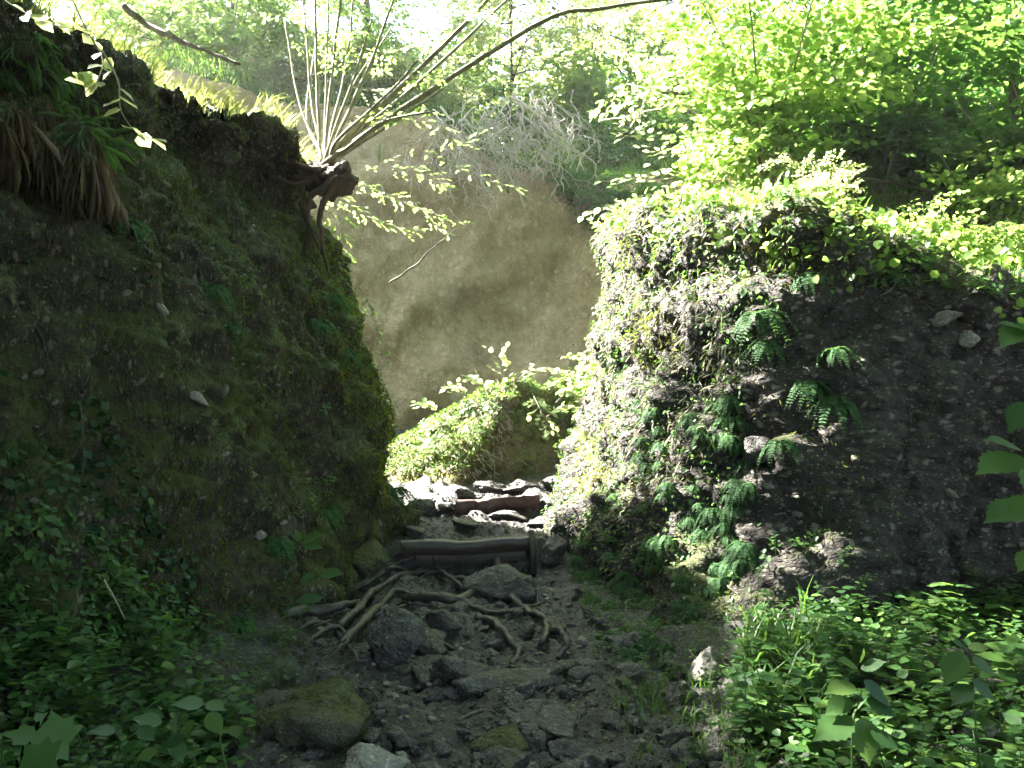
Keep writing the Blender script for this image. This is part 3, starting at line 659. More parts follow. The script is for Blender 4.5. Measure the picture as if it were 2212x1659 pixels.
#==STAGE3==
# ------------------------------------------------------------------ bushes
def bush_proto(name, seed, mat, nst, height, spread, nsp, lsize, shape=OVAL, spray=.55, wmat='bark', droop=-.2, r0=.02):
    r = np.random.default_rng(seed); wood = MB(); O, AZ, PT, RL, S = [], [], [], [], []
    for k in range(nst):
        az = k * 2.4 + r.normal(0, .3); sp = spread * r.uniform(.25, 1); h = height * r.uniform(.65, 1.05); q = np.linspace(0, 1, 9)[:, None]
        L = np.array([math.cos(az), math.sin(az), 0]) * sp * q ** 1.5 + np.array([0, 0, 1]) * h * (q - .18 * q ** 3) + .05 * np.cumsum(r.normal(0, .35, (9, 3)), 0) * q - np.array([0, 0, .1])
        V, Fs = tube(L, r0 * (1 - .8 * q[:, 0]), 5); wood.add(V, *Fs)
        for j in range(nsp):
            f = r.uniform(.18, 1.0); b = np.array([np.interp(f, q[:, 0], L[:, i]) for i in range(3)])
            O.append(b); AZ.append(r.uniform(0, 6.28)); PT.append(r.normal(droop, .3)); RL.append(r.normal(0, .35)); S.append(spray * r.uniform(.5, 1.15))
    c_ = MB(); V, F = place_sprays(O, AZ, PT, RL, S, lsize, shape, seed + 9); c_.add(V, F)
    return (wood.data('stems', M[wmat], True), c_.data('foliage', M[mat])), ('stems', 'foliage'), name
B1 = bush_proto('leafy_bush', 11, 'leaf_bright', 9, 1.7, 1.0, 11, .075)
B2 = bush_proto('leafy_bush', 12, 'leaf', 12, 2.6, 1.5, 13, .085, ROUND, .7)
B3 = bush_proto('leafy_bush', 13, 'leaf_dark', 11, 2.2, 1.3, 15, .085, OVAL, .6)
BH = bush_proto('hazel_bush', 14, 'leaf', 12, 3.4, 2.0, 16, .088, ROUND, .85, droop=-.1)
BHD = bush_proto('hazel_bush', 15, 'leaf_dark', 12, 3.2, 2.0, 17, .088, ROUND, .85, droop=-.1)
BUSH = [  # proto, x, y, scale, label
    (BH, 2.7, 8.4, 1.0, 'sunlit hazel bush rising directly behind the highest corner of the outcrop'), (BH, 1.9, 9.7, .8, 'pale sunlit hazel bush hanging over the gap end of the outcrop'),
    (BHD, 4.1, 8.9, 1.15, 'tall hazel bush over the middle of the outcrop top'), (BHD, 5.6, 8.0, 1.15, 'dark hazel bush above the right end of the outcrop'),
    (BHD, 5.6, 10.4, 1.2, 'shaded hazel bush between the tall hazel and the right edge'), (BHD, 7.4, 9.5, 1.2, 'dark hazel bush at the far right edge'),
    (B2, 3.3, 10.6, 1.1, 'round-leaved bush behind the hazels near the rock hollow'), (B3, 4.7, 10.2, .9, 'dark low bush in the gully behind the outcrop middle'), (B3, 5.7, 9.3, .9, 'dark low bush under the dark hazels behind the outcrop'), (B3, 6.9, 8.7, .9, 'dark low bush nearest the right edge behind the outcrop'), (B3, 3.1, 13.7, .8, 'dark bush low on the right bend of the cliff lip'), (B1, -3.2, 14.75, 1.2, 'light bush on the cliff lip just left of the upright stems'), (B1, -2.1, 14.9, 1.1, 'light bush on the cliff lip between the upright and the slanting stems'), (B1, -4.4, 14.5, .8, 'light bush beyond the end of the grassy rim'),
    (B2, 5.2, 6.9, .6, 'round-leaved bush low behind the right half of the outcrop top'), (B2, 4.6, 7.7, .8, 'round-leaved bush under the tall hazels behind the outcrop'), (B2, 6.3, 6.6, .65, 'round-leaved bush at the right picture edge on the outcrop top'), (B1, 1.9, 7.2, .42, 'low light bush on the outcrop top above the sunlit flank'), (B1, 2.7, 6.9, .48, 'low light bush on the outcrop top behind the mossy shoulder'), (B2, 3.5, 6.7, .42, 'low round-leaved bush in the middle of the outcrop top edge'), (B2, 4.3, 6.5, .45, 'low round-leaved bush right of the middle of the outcrop top edge'), (B1, 1.6, 8.6, .55, 'light bush perched over the gap end of the outcrop top'), (B3, 3.7, 9.7, .85, 'dark low bush under the tall hazel behind the outcrop'), (B2, 7.6, 7.2, .8, 'small round-leaved bush low at the right edge of the outcrop top'),
    (B3, .9, 15.15, .85, 'dark bush hanging over the cliff lip right beside the dead roots'), (B3, 2.1, 14.75, .95, 'dark bush hanging low over the right corner of the cliff lip'), (B3, 2.9, 14.6, .95, 'dark bush overhanging the hollow of the tan rock face'), (B3, 1.9, 15.4, 1.0, 'dark bush at the cliff edge right of the dead twigs'),
    (B3, 3.9, 13.4, .95, 'dark bush lowest at the right side of the rock hollow'), (B1, .9, 15.3, .9, 'light green bush on the cliff edge just above the dead twigs'),
    (B1, -.3, 15.1, 1.0, 'light green bush on the cliff edge left of the dead twigs'), (B1, -1.5, 15.0, 1.0, 'light green bush on the cliff behind the slanting stems'),
    (B2, -2.6, 15.2, 1.1, 'round-leaved bush on the cliff behind the upright stems'), (B1, -4.0, 14.9, 1.2, 'light green bush on the cliff left of the upright stems'),
    (B2, -5.3, 14.7, 1.2, 'round-leaved bush beside the grassy rim in the valley behind'), (B2, .5, 17.0, 1.4, 'tall round-leaved bush higher up behind the dead twigs'),
    (B2, -2.0, 17.4, 1.4, 'tall round-leaved bush higher up behind the shrub'), (B2, 2.2, 17.4, 1.5, 'tall round-leaved bush above the dark cliff bushes'),
    (B2, -7.4, 16.5, 1.5, 'tall round-leaved bush above the dead branch'),
    (B3, 4.8, 14.9, 1.5, 'large dark bush on the right cliff behind the hazels'), (B3, 7.6, 14.0, 1.6, 'large dark bush behind the far right hazels'),
    (B3, 9.8, 12.4, 1.4, 'large dark bush furthest right behind the outcrop plateau'), (B2, 3.8, 19.5, 1.9, 'tall bush far up behind the dark shady tree'), (B2, -1.0, 21.5, 2.0, 'tall bush far up the slope in the middle'),
    (B2, 8.0, 19.8, 2.0, 'tall bush far up the slope at the right'), (B2, -8.5, 21.2, 1.5, 'round-leaved bush in the valley at the top left')]
for pr, x, y, s, lb in BUSH: put(pr, x, y, gz_at(x, y) - .05, x * 5 + y, s, lb, 'bush')
for x, y, z, s, lb in ((1.55, 13.9, 5.0, .62, 'dark bush growing out of the cliff face below its right lip'), (2.3, 13.35, 4.9, .62, 'dark bush growing out of the cliff face beside the outcrop'), (.85, 14.05, 5.5, .45, 'small dark bush on the cliff face under the dead twigs')): put(B3, x, y, z, x * 7, s, lb, 'bush')
fr = np.random.default_rng(5)
for k in range(13):                                                      # the wood closing the view far up the slope
    x = -30 + 60 * ((k * 0.618) % 1); y = 27 + 20 * ((k * .377) % 1); pr = (B2, T3, B2, T3)[k % 4]
    put(pr, x, y, gz_at(x, y) - .1, k * 1.3, 2.0 if pr is B2 else 1.5 if pr is T3 else 1.2, 'hazy green tree or bush far back in the wood', 'tree' if pr in (T3, TD) else 'bush', 'far trees and bushes of the wood')

# ------------------------------------------------------------------ the many-stemmed shrub on the overhang
sh = link('coppice_shrub', None); sh.location = W(700, 345, 7.35); tag(sh, 'shrub of many thin pale stems fanning up from a rotten stump on the rim', 'shrub')
bx = W(700, 345, 7.35)
STEMS = [((690, 300), (684, 150), (680, -60), 7.5), ((700, 310), (704, 150), (712, -60), 7.6), ((704, 300), (722, 140), (745, -80), 7.35), ((712, 300), (745, 150), (772, -60), 7.7), ((690, 300), (668, 180), (655, -60), 7.8),
         ((716, 300), (765, 160), (800, 40), 7.2), ((722, 310), (790, 160), (868, -40), 7.5), ((720, 300), (755, 200), (840, 60), 7.9), ((735, 310), (905, 150), (1085, -40), 7.2),
         ((735, 318), (890, 190), (1110, -10), 7.6), ((740, 325), (900, 215), (1180, 42), 7.1), ((745, 330), (850, 262), (960, 190), 7.5), ((728, 305), (800, 235), (905, 130), 7.0), ((684, 310), (640, 200), (615, 40), 7.9),
         ((676, 300), (664, 220), (690, 60), 8.1), ((745, 322), (830, 262), (940, 240), 7.0)]
r = np.random.default_rng(31)
for k, (a, b, c, d) in enumerate(STEMS):
    base = W(696 + (k % 5) * 8, 352 + (k % 3) * 5, 7.3)
    pts = [base, W(*a, (7.3 + d) / 2), W(*b, d), W(*c, d + (d - 7.4) * .6)]
    if k == 10: pts = [base, W(*a, 7.2), W(*b, 7.1), W(1180, 42, 7.0), W(1300, 18, 7.0), W(1500, -12, 7.0)]
    Q = smoothline(pts, 22); Q = Q + .02 * np.stack([fbm(Q + k, 2.5, 2), fbm(Q + 7 + k, 2.5, 2), 0 * Q[:, 0]], 1) * np.linspace(0, 1, 22)[:, None]
    rad = (.030 if k in (8, 9, 10, 6) else .020) * r.uniform(.8, 1.2); V, Fs = tube(Q, rad * (1 - .55 * np.linspace(0, 1, 22)), 8)
    rel(link('stem', mesh_data('stem', V, Fs, M['bark'], True), sh), sh)
O, AZ, PT, RL, S = [], [], [], [], []                                    # its few leafy sprays
for k in range(22):
    a, b, c, d = STEMS[k % len(STEMS)]; f = r.uniform(.45, 1.05); q = W(b[0] + (c[0] - b[0]) * f, b[1] + (c[1] - b[1]) * f, d); O.append(q); AZ.append(r.uniform(0, 6.3)); PT.append(r.normal(-.2, .3)); RL.append(r.normal(0, .3)); S.append(r.uniform(.3, .5))
V, F = place_sprays(O, AZ, PT, RL, S, .06, OVAL, 9); rel(link('foliage', mesh_data('foliage', V, F, M['leaf']), sh), sh)
V, F = convex_rock('st', None, (.22, .2, .15), 91, soft=6, res=(50, 34), bump=.35); V = V + unit(V) * .05 * fbm(V, 9, 4, .6)[:, None]
rel(link('stump', mesh_data('stump', V + W(705, 385, 7.33), F, M['stump'], True), sh), sh)
for k, pts in enumerate(([(735, 355), (700, 400), (672, 430), (668, 480), (690, 520)], [(740, 360), (712, 410), (690, 470), (700, 540), (716, 600)], [(690, 370), (640, 360), (580, 345), (540, 330)],
                         [(745, 350), (752, 372), (720, 385), (690, 420)], [(680, 380), (640, 400), (600, 390), (560, 350)], [(650, 440), (672, 500), (704, 560)])):
    Q = smoothline([W(u, v, 7.12 - .03 * i) for i, (u, v) in enumerate(pts)], 24); Q += .02 * np.stack([fbm(Q, 6, 2), fbm(Q + 3, 6, 2), fbm(Q + 6, 6, 2)], 1)
    V, Fs = tube(Q, np.linspace(.042 if k < 4 else .03, .008, 24), 7); rel(link('root', mesh_data('root', V, Fs, M['stump'], True), sh), sh)

# ------------------------------------------------------------------ dead twigs hanging over the tan rock face
ds = link('dead_root_mass', None); ds.location = W(1120, 230, 13.6); tag(ds, 'bleached tangle of dead roots and twigs hanging over the tan rock face', 'dead shrub')
mb = MB(); mf = MB()
for k in range(125):
    u0 = r.choice([r.uniform(930, 1010), r.uniform(1000, 1200), r.uniform(1040, 1250)]); v0 = r.uniform(190, 320) + (0 if u0 > 1000 else 40); d0 = r.uniform(13.2, 14.1)
    L = r.uniform(70, 190); dx = r.normal(.0, .5); n = 9; u, v = u0, v0; pts = []; big = r.random() < .25
    for i in range(n):
        pts.append(W(u, v, d0 - .03 * i)); u += L / n * (dx + r.normal(0, .45)); v += L / n * (.75 + r.normal(0, .35)); dx *= .9
    V, Fs = tube(smoothline(pts, 18), np.linspace(.024 if big else .010, .004, 18), 5, False); (mb if big else mf).add(V, *Fs)
    if r.random() < .9:
        for j in range(4):
            i = int(r.integers(2, n)); q = pts[i]; e = q + np.array([r.normal(0, .22), r.normal(0, .1), -r.uniform(.05, .35)])
            V, Fs = tube([q, (q + e) / 2 + [r.normal(0, .04), 0, .03], e], [.009, .007, .003], 4, False); mf.add(V, *Fs)
rel(link('branch', mb.data('branch', M['deadwood'], True), ds), ds); rel(link('twig', mf.data('twig', M['deadwood'], True), ds), ds)
# dead branch over the grassy rim, thin bare sticks
def stick(name, pts, rad, mat, label, cat, k=7, n=30, wob=.02):
    Q = smoothline([W(*p) for p in pts], n); Q += wob * np.stack([fbm(Q, 5, 3), fbm(Q + 3, 5, 3), fbm(Q + 6, 5, 3)], 1)
    V, Fs = tube(Q, np.linspace(rad, rad * .45, n) * (1 + .2 * fbm(Q, 12, 2)), k); return tag(link(name, mesh_data(name, V, Fs, M[mat], True)), label, cat)
stick('dead_branch', [(265, 8, 7.6), (320, 55, 7.6), (380, 82, 7.5), (440, 108, 7.4), (515, 140, 7.3)], .036, 'dark_bark', 'dark dead branch sloping down above the sunlit grassy rim', 'branch')
stick('thin_branch', [(840, 610, 9.5), (900, 570, 9.4), (940, 530, 9.3), (985, 495, 9.2)], .012, 'dark_bark', 'thin bare branch crossing in front of the tan rock face', 'branch', 5)
stick('thin_branch', [(1300, 262, 10), (1370, 250, 9.8), (1430, 232, 9.6), (1500, 200, 9.4)], .014, 'deadwood', 'thin pale branch pointing left beside the dark rock hollow', 'branch', 5)
stick('thin_branch', [(2190, 130, 8.4), (2195, 300, 8.3), (2180, 420, 8.3), (2195, 560, 8.3)], .05, 'dark_bark', 'upright dark branch at the right picture edge', 'branch', 8)
stick('thin_branch', [(1660, 330, 8.0), (1800, 375, 8.0), (1950, 400, 8.1), (2100, 440, 8.1), (2240, 470, 8.2)], .02, 'dark_bark', 'long dark branch running level through the right-hand foliage', 'branch', 6)
for i, (pts, lb) in enumerate((([(1885, 545, 5.6), (1868, 575, 5.5), (1880, 605, 5.42), (1868, 640, 5.4)], 'thin brown rootlet looping down over the outcrop top'), ([(1925, 560, 5.6), (1935, 600, 5.4), (1925, 625, 5.35), (1900, 640, 5.35)], 'curled pale rootlet beside the brown rootlet on the outcrop'),
                               ([(1850, 440, 8), (1862, 470, 7.6), (1850, 520, 7.2)], 'crooked pale stick behind the outcrop top plants'), ([(60, 650, 4.3), (70, 690, 4.25), (95, 740, 4.2), (110, 800, 4.15)], 'thin dangling rootlet on the left rock wall near the picture edge'),
                               ([(170, 880, 4.0), (178, 930, 3.95), (180, 1000, 3.9), (170, 1060, 3.9)], 'thin stalk standing out from the ivy on the left rock wall'), ([(225, 1255, 3.4), (245, 1290, 3.35), (270, 1340, 3.3)], 'thin pale twig among the bank leaves at the left'),
                               ([(30, 360, 4.3), (32, 420, 4.2), (20, 460, 4.2)], 'green trailing stalk hanging at the upper left edge'))):
    stick('rootlet', pts, .0045, 'root' if i in (0, 3, 4) else 'bark', lb, 'rootlet', 5, 18, .006)

# pebbles set in the conglomerate, part of each rock mass
def embed(rock, V, F, n, smin, smax, seed, mat, tilt):
    rr = np.random.default_rng(seed); c_ok = lambda c: (np.abs(UV(c)[:, 0] - 1106) < 1500) & (c[:, 1] > .8) & (c[:, 2] > -.1) & (c[:, 2] < (7 if rock.name.startswith('sand') else 3.9))
    c = V[F].mean(1); f = F[c_ok(c)]; e1 = V[f[:, 2]] - V[f[:, 0]]; e2 = V[f[:, 3]] - V[f[:, 1]]; nn = np.cross(e1, e2); a = np.linalg.norm(nn, axis=1); i = rr.choice(len(f), n, p=a / a.sum()); nn = unit(nn[i]); P = V[f[i]].mean(1) + rr.normal(0, .01, (n, 3))
    keep = fbm(P, 1.3, 3) > -.25; P, nn = P[keep], nn[keep]; n = len(P); mb = MB(); S = np.clip(rr.lognormal(math.log(smin * 1.6), .5, n), smin, smax)
    U = unit(np.cross(nn, [0, 0, 1.0])); W_ = np.cross(U, nn); th = rr.normal(tilt, .5, n)[:, None]; A = U * np.cos(th) + W_ * np.sin(th); B = np.cross(nn, A)
    for k in range(5):
        V0, F0 = convex_rock('e', None, (1, .62, .6), 400 + k, soft=12, res=(12, 8), bump=.15); m = np.arange(n) % 5 == k
        X_ = P[m][:, None] + S[m][:, None, None] * (V0[None, :, :1] * A[m][:, None] + V0[None, :, 1:2] * B[m][:, None] + V0[None, :, 2:] * nn[m][:, None]) - (nn[m] * S[m][:, None] * .15)[:, None]
        mb.add(X_.reshape(-1, 3), (F0[None] + (np.arange(m.sum()) * len(V0))[:, None, None]).reshape(-1, 4))
    o = link('embedded_pebbles', mb.data('embedded_pebbles', M[mat], True), rock); o['kind'] = 'stuff'
M['set_stone'] = rock_mat('set_pebble', (.05, .045, .036), (.11, .10, .08), (.22, .20, .17), (.045, .055, .012), .24, 30, .5)
embed(bpy.data.objects['rock_wall'], LV, LF, 3800, .010, .05, 1, 'set_stone', -.9)
embed(bpy.data.objects['sandstone_cliff'], FV, FF, 500, .012, .05, 3, 'sandstone', 0.0)
embed(bpy.data.objects['rock_outcrop'], RV, RF, 3400, .009, .05, 2, 'set_stone', 0.0)
# ------------------------------------------------------------------ moss, creepers, grass
def near(c, m=260): uv = UV(c); return (uv[:, 0] > -m) & (uv[:, 0] < 2212 + m) & (uv[:, 1] > -m) & (uv[:, 1] < 1659 + m) & (c[:, 1] > .6)
def hang(P, N, s, down=.9, out=.5, spread=.35, seed=1):
    r = np.random.default_rng(seed); return P + N * .004, N * out + np.array([0, 0, -down]) + jit(len(P), spread, r), N + np.array([0, 0, .4]) + jit(len(P), .3, r)
def add_stuff(name, P, D, N, S, shape, mat, label, cat, split=None):
    V, F = leaves(P, D, N, S, shape); return tag(link(name, mesh_data(name, V, F, M[mat])), label, cat, None, 'stuff')
TUFT = (np.array([[-.1, 0, 0], [.1, 0, 0], [.07, .6, .12], [-.07, .6, .12], [0, 1, -.1]]), np.array([[0, 1, 2, 3]]))
# moss streaks on the left wall
P, N = scatter(LV, LF, 90000, lambda c: near(c) & (c[:, 2] < 4.3), 1)
m = (fbm(P * np.array([1.6, 1.6, .8]), 1.6, 4) + .35 * N[:, 2] + rng.random(len(P)) * .5) > .32; uv = UV(P); m |= inpoly(uv, [(560, 480), (740, 480), (860, 800), (900, 1080), (860, 1180), (640, 1150), (720, 900), (640, 700)]) & (rng.random(len(P)) < .75)
m |= inpoly(uv, [(230, 1010), (480, 1050), (520, 1150), (450, 1420), (340, 1440), (260, 1250)]) & (rng.random(len(P)) < .85)
P, N = P[m], N[m]; a_, b_, c_ = hang(P, N, 0); add_stuff('moss', a_, b_, c_, rng.uniform(.02, .055, len(P)), NARROW, 'moss', 'olive green moss hanging in streaks over the left rock wall', 'moss')
# moss on the outcrop, in cushions
P, N = scatter(RV, RF, 60000, lambda c: near(c) & (c[:, 2] < 4.2), 2); uv = UV(P)
m = (fbm(P, 1.9, 4) + .5 * N[:, 2] + rng.random(len(P)) * .3) > .55
for poly in ([(1330, 480), (1400, 470), (1400, 570), (1340, 560)], [(1370, 680), (1450, 640), (1480, 760), (1400, 800), (1360, 740)], [(1600, 430), (1900, 450), (2050, 560), (2100, 640), (1640, 640), (1600, 560)],
             [(1560, 560), (1640, 600), (1660, 860), (1580, 800)], [(1250, 950), (1300, 900), (1330, 1000), (1280, 1080), (1250, 1050)]): m |= inpoly(uv, poly) & (rng.random(len(P)) < .8)
P, N = P[m], N[m]; a_, b_, c_ = hang(P, N, 0, .6, .7); add_stuff('moss', a_, b_, c_, rng.uniform(.02, .05, len(P)), NARROW, 'moss', 'yellow-green moss cushions on the dark pebbly outcrop', 'moss')
P, N = scatter(BOV, BOF, 14000, lambda c: c[:, 2] > gz - .1, 3); uv = UV(P); m = ((N[:, 2] > .1) | (fbm(P, 2.5, 3) > .1)) & ~inpoly(uv, [(1090, 920), (1230, 980), (1220, 1070), (1030, 1070)]); P, N = P[m], N[m]
a_, b_, c_ = hang(P, N, 0, .5, .8); add_stuff('moss', a_, b_, c_, rng.uniform(.03, .07, len(P)), NARROW, 'moss', 'bright moss covering the wedge-shaped boulder', 'moss')
P, N = scatter(MSV, MSF, 3500, lambda c: c[:, 2] > 0, 4); a_, b_, c_ = hang(P, N, 0, .3, .8); m = fbm(P, 6, 3) > .0; add_stuff('moss', a_[m], b_[m], c_[m], rng.uniform(.008, .02, m.sum()), NARROW, 'moss', 'short moss on the large rock beside the path', 'moss')
# small-leaved creeper over the sunlit flank of the outcrop
def creeper(V, F, n, poly, dens, size, shape, mat, label, seed, down=.6, out=.6, thr=-.15, off=.02, cond=None):
    r = np.random.default_rng(seed); P, N = scatter(V, F, n, lambda c: near(c, 500), seed); uv = UV(P); m = inpoly(uv, poly) & ((fbm(P, 1.7, 4) + r.random(len(P)) * .4) > thr) & (r.random(len(P)) < dens)
    if cond is not None: m &= cond(P, N)
    P, N = P[m], N[m]; D = N * out + np.array([0, 0, -down]) + jit(len(P), .45, r); Nn = N * .7 + np.array([-.15, -.1, .8]) + jit(len(P), .4, r)
    return add_stuff('creeper', P + N * r.uniform(0, off, (len(P), 1)), D, Nn, r.uniform(*size, len(P)), shape, mat, label, 'creeper')
creeper(RV, RF, 90000, [(1180, 400), (1600, 380), (1620, 700), (1600, 1000), (1500, 1250), (1180, 1300)], .8, (.02, .05), OVAL, 'leaf_bank', 'small-leaved creeper on the sunlit flank of the outcrop', 11, thr=-.12, off=.05)
creeper(RV, RF, 60000, [(1600, 400), (1850, 430), (2300, 640), (2300, 720), (2100, 650), (1700, 620), (1680, 700), (1600, 760)], .8, (.03, .07), OVAL, 'leaf_bank', 'green creeper spilling over the shaded outcrop top', 12, thr=.0, off=.08)
creeper(RV, RF, 50000, [(1560, 600), (2300, 600), (2300, 1400), (1400, 1400), (1500, 1200)], .3, (.02, .04), OVAL, 'leaf_bank', 'sparse small leaves dotted over the dark outcrop face', 13, thr=.42, off=.03)
creeper(LV, LF, 160000, [(-200, 1120), (120, 1120), (260, 1220), (420, 1350), (540, 1520), (460, 1700), (-200, 1700)], .9, (.03, .065), OVAL, 'leaf_bank', 'leafy creeper climbing the foot of the left rock wall', 19, thr=-.3, off=.22)
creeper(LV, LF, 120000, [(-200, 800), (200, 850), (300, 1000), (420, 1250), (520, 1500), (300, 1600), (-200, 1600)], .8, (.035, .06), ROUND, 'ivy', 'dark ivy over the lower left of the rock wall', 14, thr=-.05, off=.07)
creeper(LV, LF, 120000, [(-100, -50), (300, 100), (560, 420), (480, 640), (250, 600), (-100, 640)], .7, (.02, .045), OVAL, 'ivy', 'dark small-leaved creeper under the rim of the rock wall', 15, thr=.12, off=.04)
creeper(LV, LF, 90000, [(640, 560), (760, 560), (860, 860), (920, 1100), (840, 1160), (780, 960), (700, 780)], .8, (.02, .04), OVAL, 'leaf_bank', 'bright green creeper along the path edge of the rock wall', 16, thr=.15, off=.06)
creeper(LV, LF, 90000, [(420, 560), (560, 560), (700, 900), (700, 1300), (560, 1300), (600, 1000)], .5, (.02, .045), OVAL, 'leaf_bank', 'scattered green leaves on the middle of the rock wall', 17, thr=.42, off=.05)
P, N = scatter(BOV, BOF, 12000, lambda c: c[:, 2] > gz, 6); uv = UV(P); m = (N[:, 0] < .25) | (N[:, 2] > .4) | ((uv[:, 0] > 1190) & (rng.random(len(P)) < .7)); m &= ~inpoly(uv, [(1100, 890), (1230, 960), (1220, 1070), (1030, 1070)]) | (rng.random(len(P)) < .12); P, N = P[m], N[m]
add_stuff('creeper', P + N * .02, N * .7 + [-.1, -.1, -.5] + jit(len(P), .4), N + [0, 0, .6] + jit(len(P), .4), rng.uniform(.025, .055, len(P)), OVAL, 'leaf_bank', 'dense small leaves hanging over the wedge-shaped boulder', 'creeper')
# grass on the rim and slope behind it
def grass(P, size, mat, label, seed, lean=(0, 0), name='grass', nb=3):
    r = np.random.default_rng(seed); P = np.repeat(P, nb, 0) + np.concatenate([jit(len(P) * nb, .02, r)[:, :2], np.zeros((len(P) * nb, 1))], 1); n = len(P)
    az = r.uniform(0, 6.28, n); hgt = r.uniform(*size, n); q = np.array([0, .35, .7, 1.0]); sp = r.uniform(.2, .75, n)
    D = np.stack([np.cos(az) * sp + lean[0], np.sin(az) * sp + lean[1]], 1); Sd = np.stack([-np.sin(az), np.cos(az), 0 * az], 1); w_ = hgt * .018 + .001
    ctr = P[:, None] + np.concatenate([D[:, None] * (q ** 1.8)[None, :, None] * hgt[:, None, None], (hgt[:, None] * (q - .35 * q ** 3 * sp[:, None] * 1.6))[..., None]], 2)
    wd = (w_[:, None] * np.array([1, .9, .6, .08])[None])[..., None] * Sd[:, None]
    V = np.stack([ctr - wd, ctr + wd], 2).reshape(n, 8, 3); F = np.array([[0, 1, 3, 2], [2, 3, 5, 4], [4, 5, 7, 6]])
    F = (F[None] + (np.arange(n) * 8)[:, None, None]).reshape(-1, 4); return tag(link(name, mesh_data(name, V.reshape(-1, 3), F, M[mat])), label, 'grass', None, 'stuff')
P, N = scatter(GV, GF, 8500, lambda c: near(c, 300) & (c[:, 0] < -1.6) & (c[:, 2] > 4.0) & (c[:, 1] < 11) & (c[:, 1] > 2.5), 7); grass(P - [0, 0, .02], (.08, .30), 'grass', 'sun-bleached grass along the rim above the left rock wall', 1, (.1, -.1))
P, N = scatter(LV, LF, 16000, lambda c: near(c, 300) & (c[:, 2] > 3.9), 8); m = N[:, 2] > .5; grass(P[m][:2600], (.08, .26), 'grass', 'pale grass overhanging the lip of the left rock wall', 2, (.6, -.3))
P, N = scatter(GV, GF, 60000, lambda c: near(c, 300) & (c[:, 1] > 11) & (c[:, 1] < 24) & (c[:, 2] > 5), 9); grass(P[:7000], (.2, .5), 'grass_green', 'green grass and undergrowth on the slopes above the gorge', 3)
P, N = scatter(FV, FF, 9000, lambda c: near(c, 100) & (c[:, 2] > 5.3), 10); m = N[:, 2] > .6; grass(P[m][:3500], (.2, .5), 'grass_green', 'green grass on the edge of the tan rock face', 4, (0, -.5))
P, N = scatter(RV, RF, 26000, lambda c: near(c, 300) & (c[:, 2] > 2.0), 12); m = (N[:, 2] > .45); grass(P[m][:900], (.05, .16), 'grass_green', 'tufts of green grass on top of the outcrop', 5, (-.1, -.5))
P, N = scatter(GV, GF, 8000, lambda c: near(c, 500) & (c[:, 0] > 2.0) & (c[:, 2] > 2.2) & (c[:, 1] < 11), 13); grass(P[:1800], (.1, .3), 'grass_green', 'green grass on the plateau behind the outcrop', 6)
# dry grass hanging on the upper left wall
P, N = scatter(LV, LF, 60000, lambda c: near(c, 200) & (c[:, 2] > 2.6), 14); uv = UV(P); m = inpoly(uv, [(-60, 150), (60, 170), (150, 240), (235, 330), (225, 385), (120, 330), (-60, 250)]); P = P[m][:1500]; N = N[m][:1500]
P3 = np.repeat(P, 3, 0); N3 = np.repeat(N, 3, 0); n3 = len(P3)
add_stuff('dry_grass', P3 + N3 * .02, N3 * .25 + [0, 0, -1] + jit(n3, .12), N3 + jit(n3, .3), rng.uniform(.15, .42, n3), (NARROW[0] * np.array([.11, 1, 1]), NARROW[1]), 'dry', 'tan dry grass hanging down the upper left rock wall', 'grass')
m = inpoly(uv, [(-60, 60), (60, 70), (200, 200), (260, 330), (230, 340), (60, 190), (-60, 170)]); P, N = scatter(LV, LF, 60000, lambda c: near(c, 200) & (c[:, 2] > 2.6), 15); uv = UV(P); m = inpoly(uv, [(-60, 60), (60, 70), (200, 200), (260, 330), (230, 340), (60, 190), (-60, 170)])
P3 = np.repeat(P[m][:450], 3, 0); N3 = np.repeat(N[m][:450], 3, 0); n3 = len(P3)
add_stuff('grass', P3 + N3 * .02, N3 * .5 + [.1, -.1, -.7] + jit(n3, .2), N3 + jit(n3, .3), rng.uniform(.1, .28, n3), (NARROW[0] * np.array([.25, 1, 1]), NARROW[1]), 'grass_green', 'dark green grass hanging above the tan dry grass', 'grass')
#==STAGE4==
# ------------------------------------------------------------------ haze volume added for the veiling glare
hz = bpy.data.materials.new('glare_haze'); hz.use_nodes = True; t_ = hz.node_tree; t_.nodes.clear()
pv = t_.nodes.new('ShaderNodeVolumePrincipled'); pv.inputs['Color'].default_value = (.95, .97, 1, 1); pv.inputs['Density'].default_value = .0010; pv.inputs['Anisotropy'].default_value = .35
ov = t_.nodes.new('ShaderNodeOutputMaterial'); t_.links.new(pv.outputs[0], ov.inputs['Volume'])
cx_ = np.array([[x, y, z] for x in (-78, 78) for y in (-78, 78) for z in (-6, 32)], float)
o = link('haze', mesh_data('haze', cx_, np.array([[0, 1, 3, 2], [4, 6, 7, 5], [0, 4, 5, 1], [2, 3, 7, 6], [0, 2, 6, 4], [1, 5, 7, 3]]), hz)); tag(o, 'thin haze volume added for the veiling glare across the gorge', 'haze', None, 'stuff')
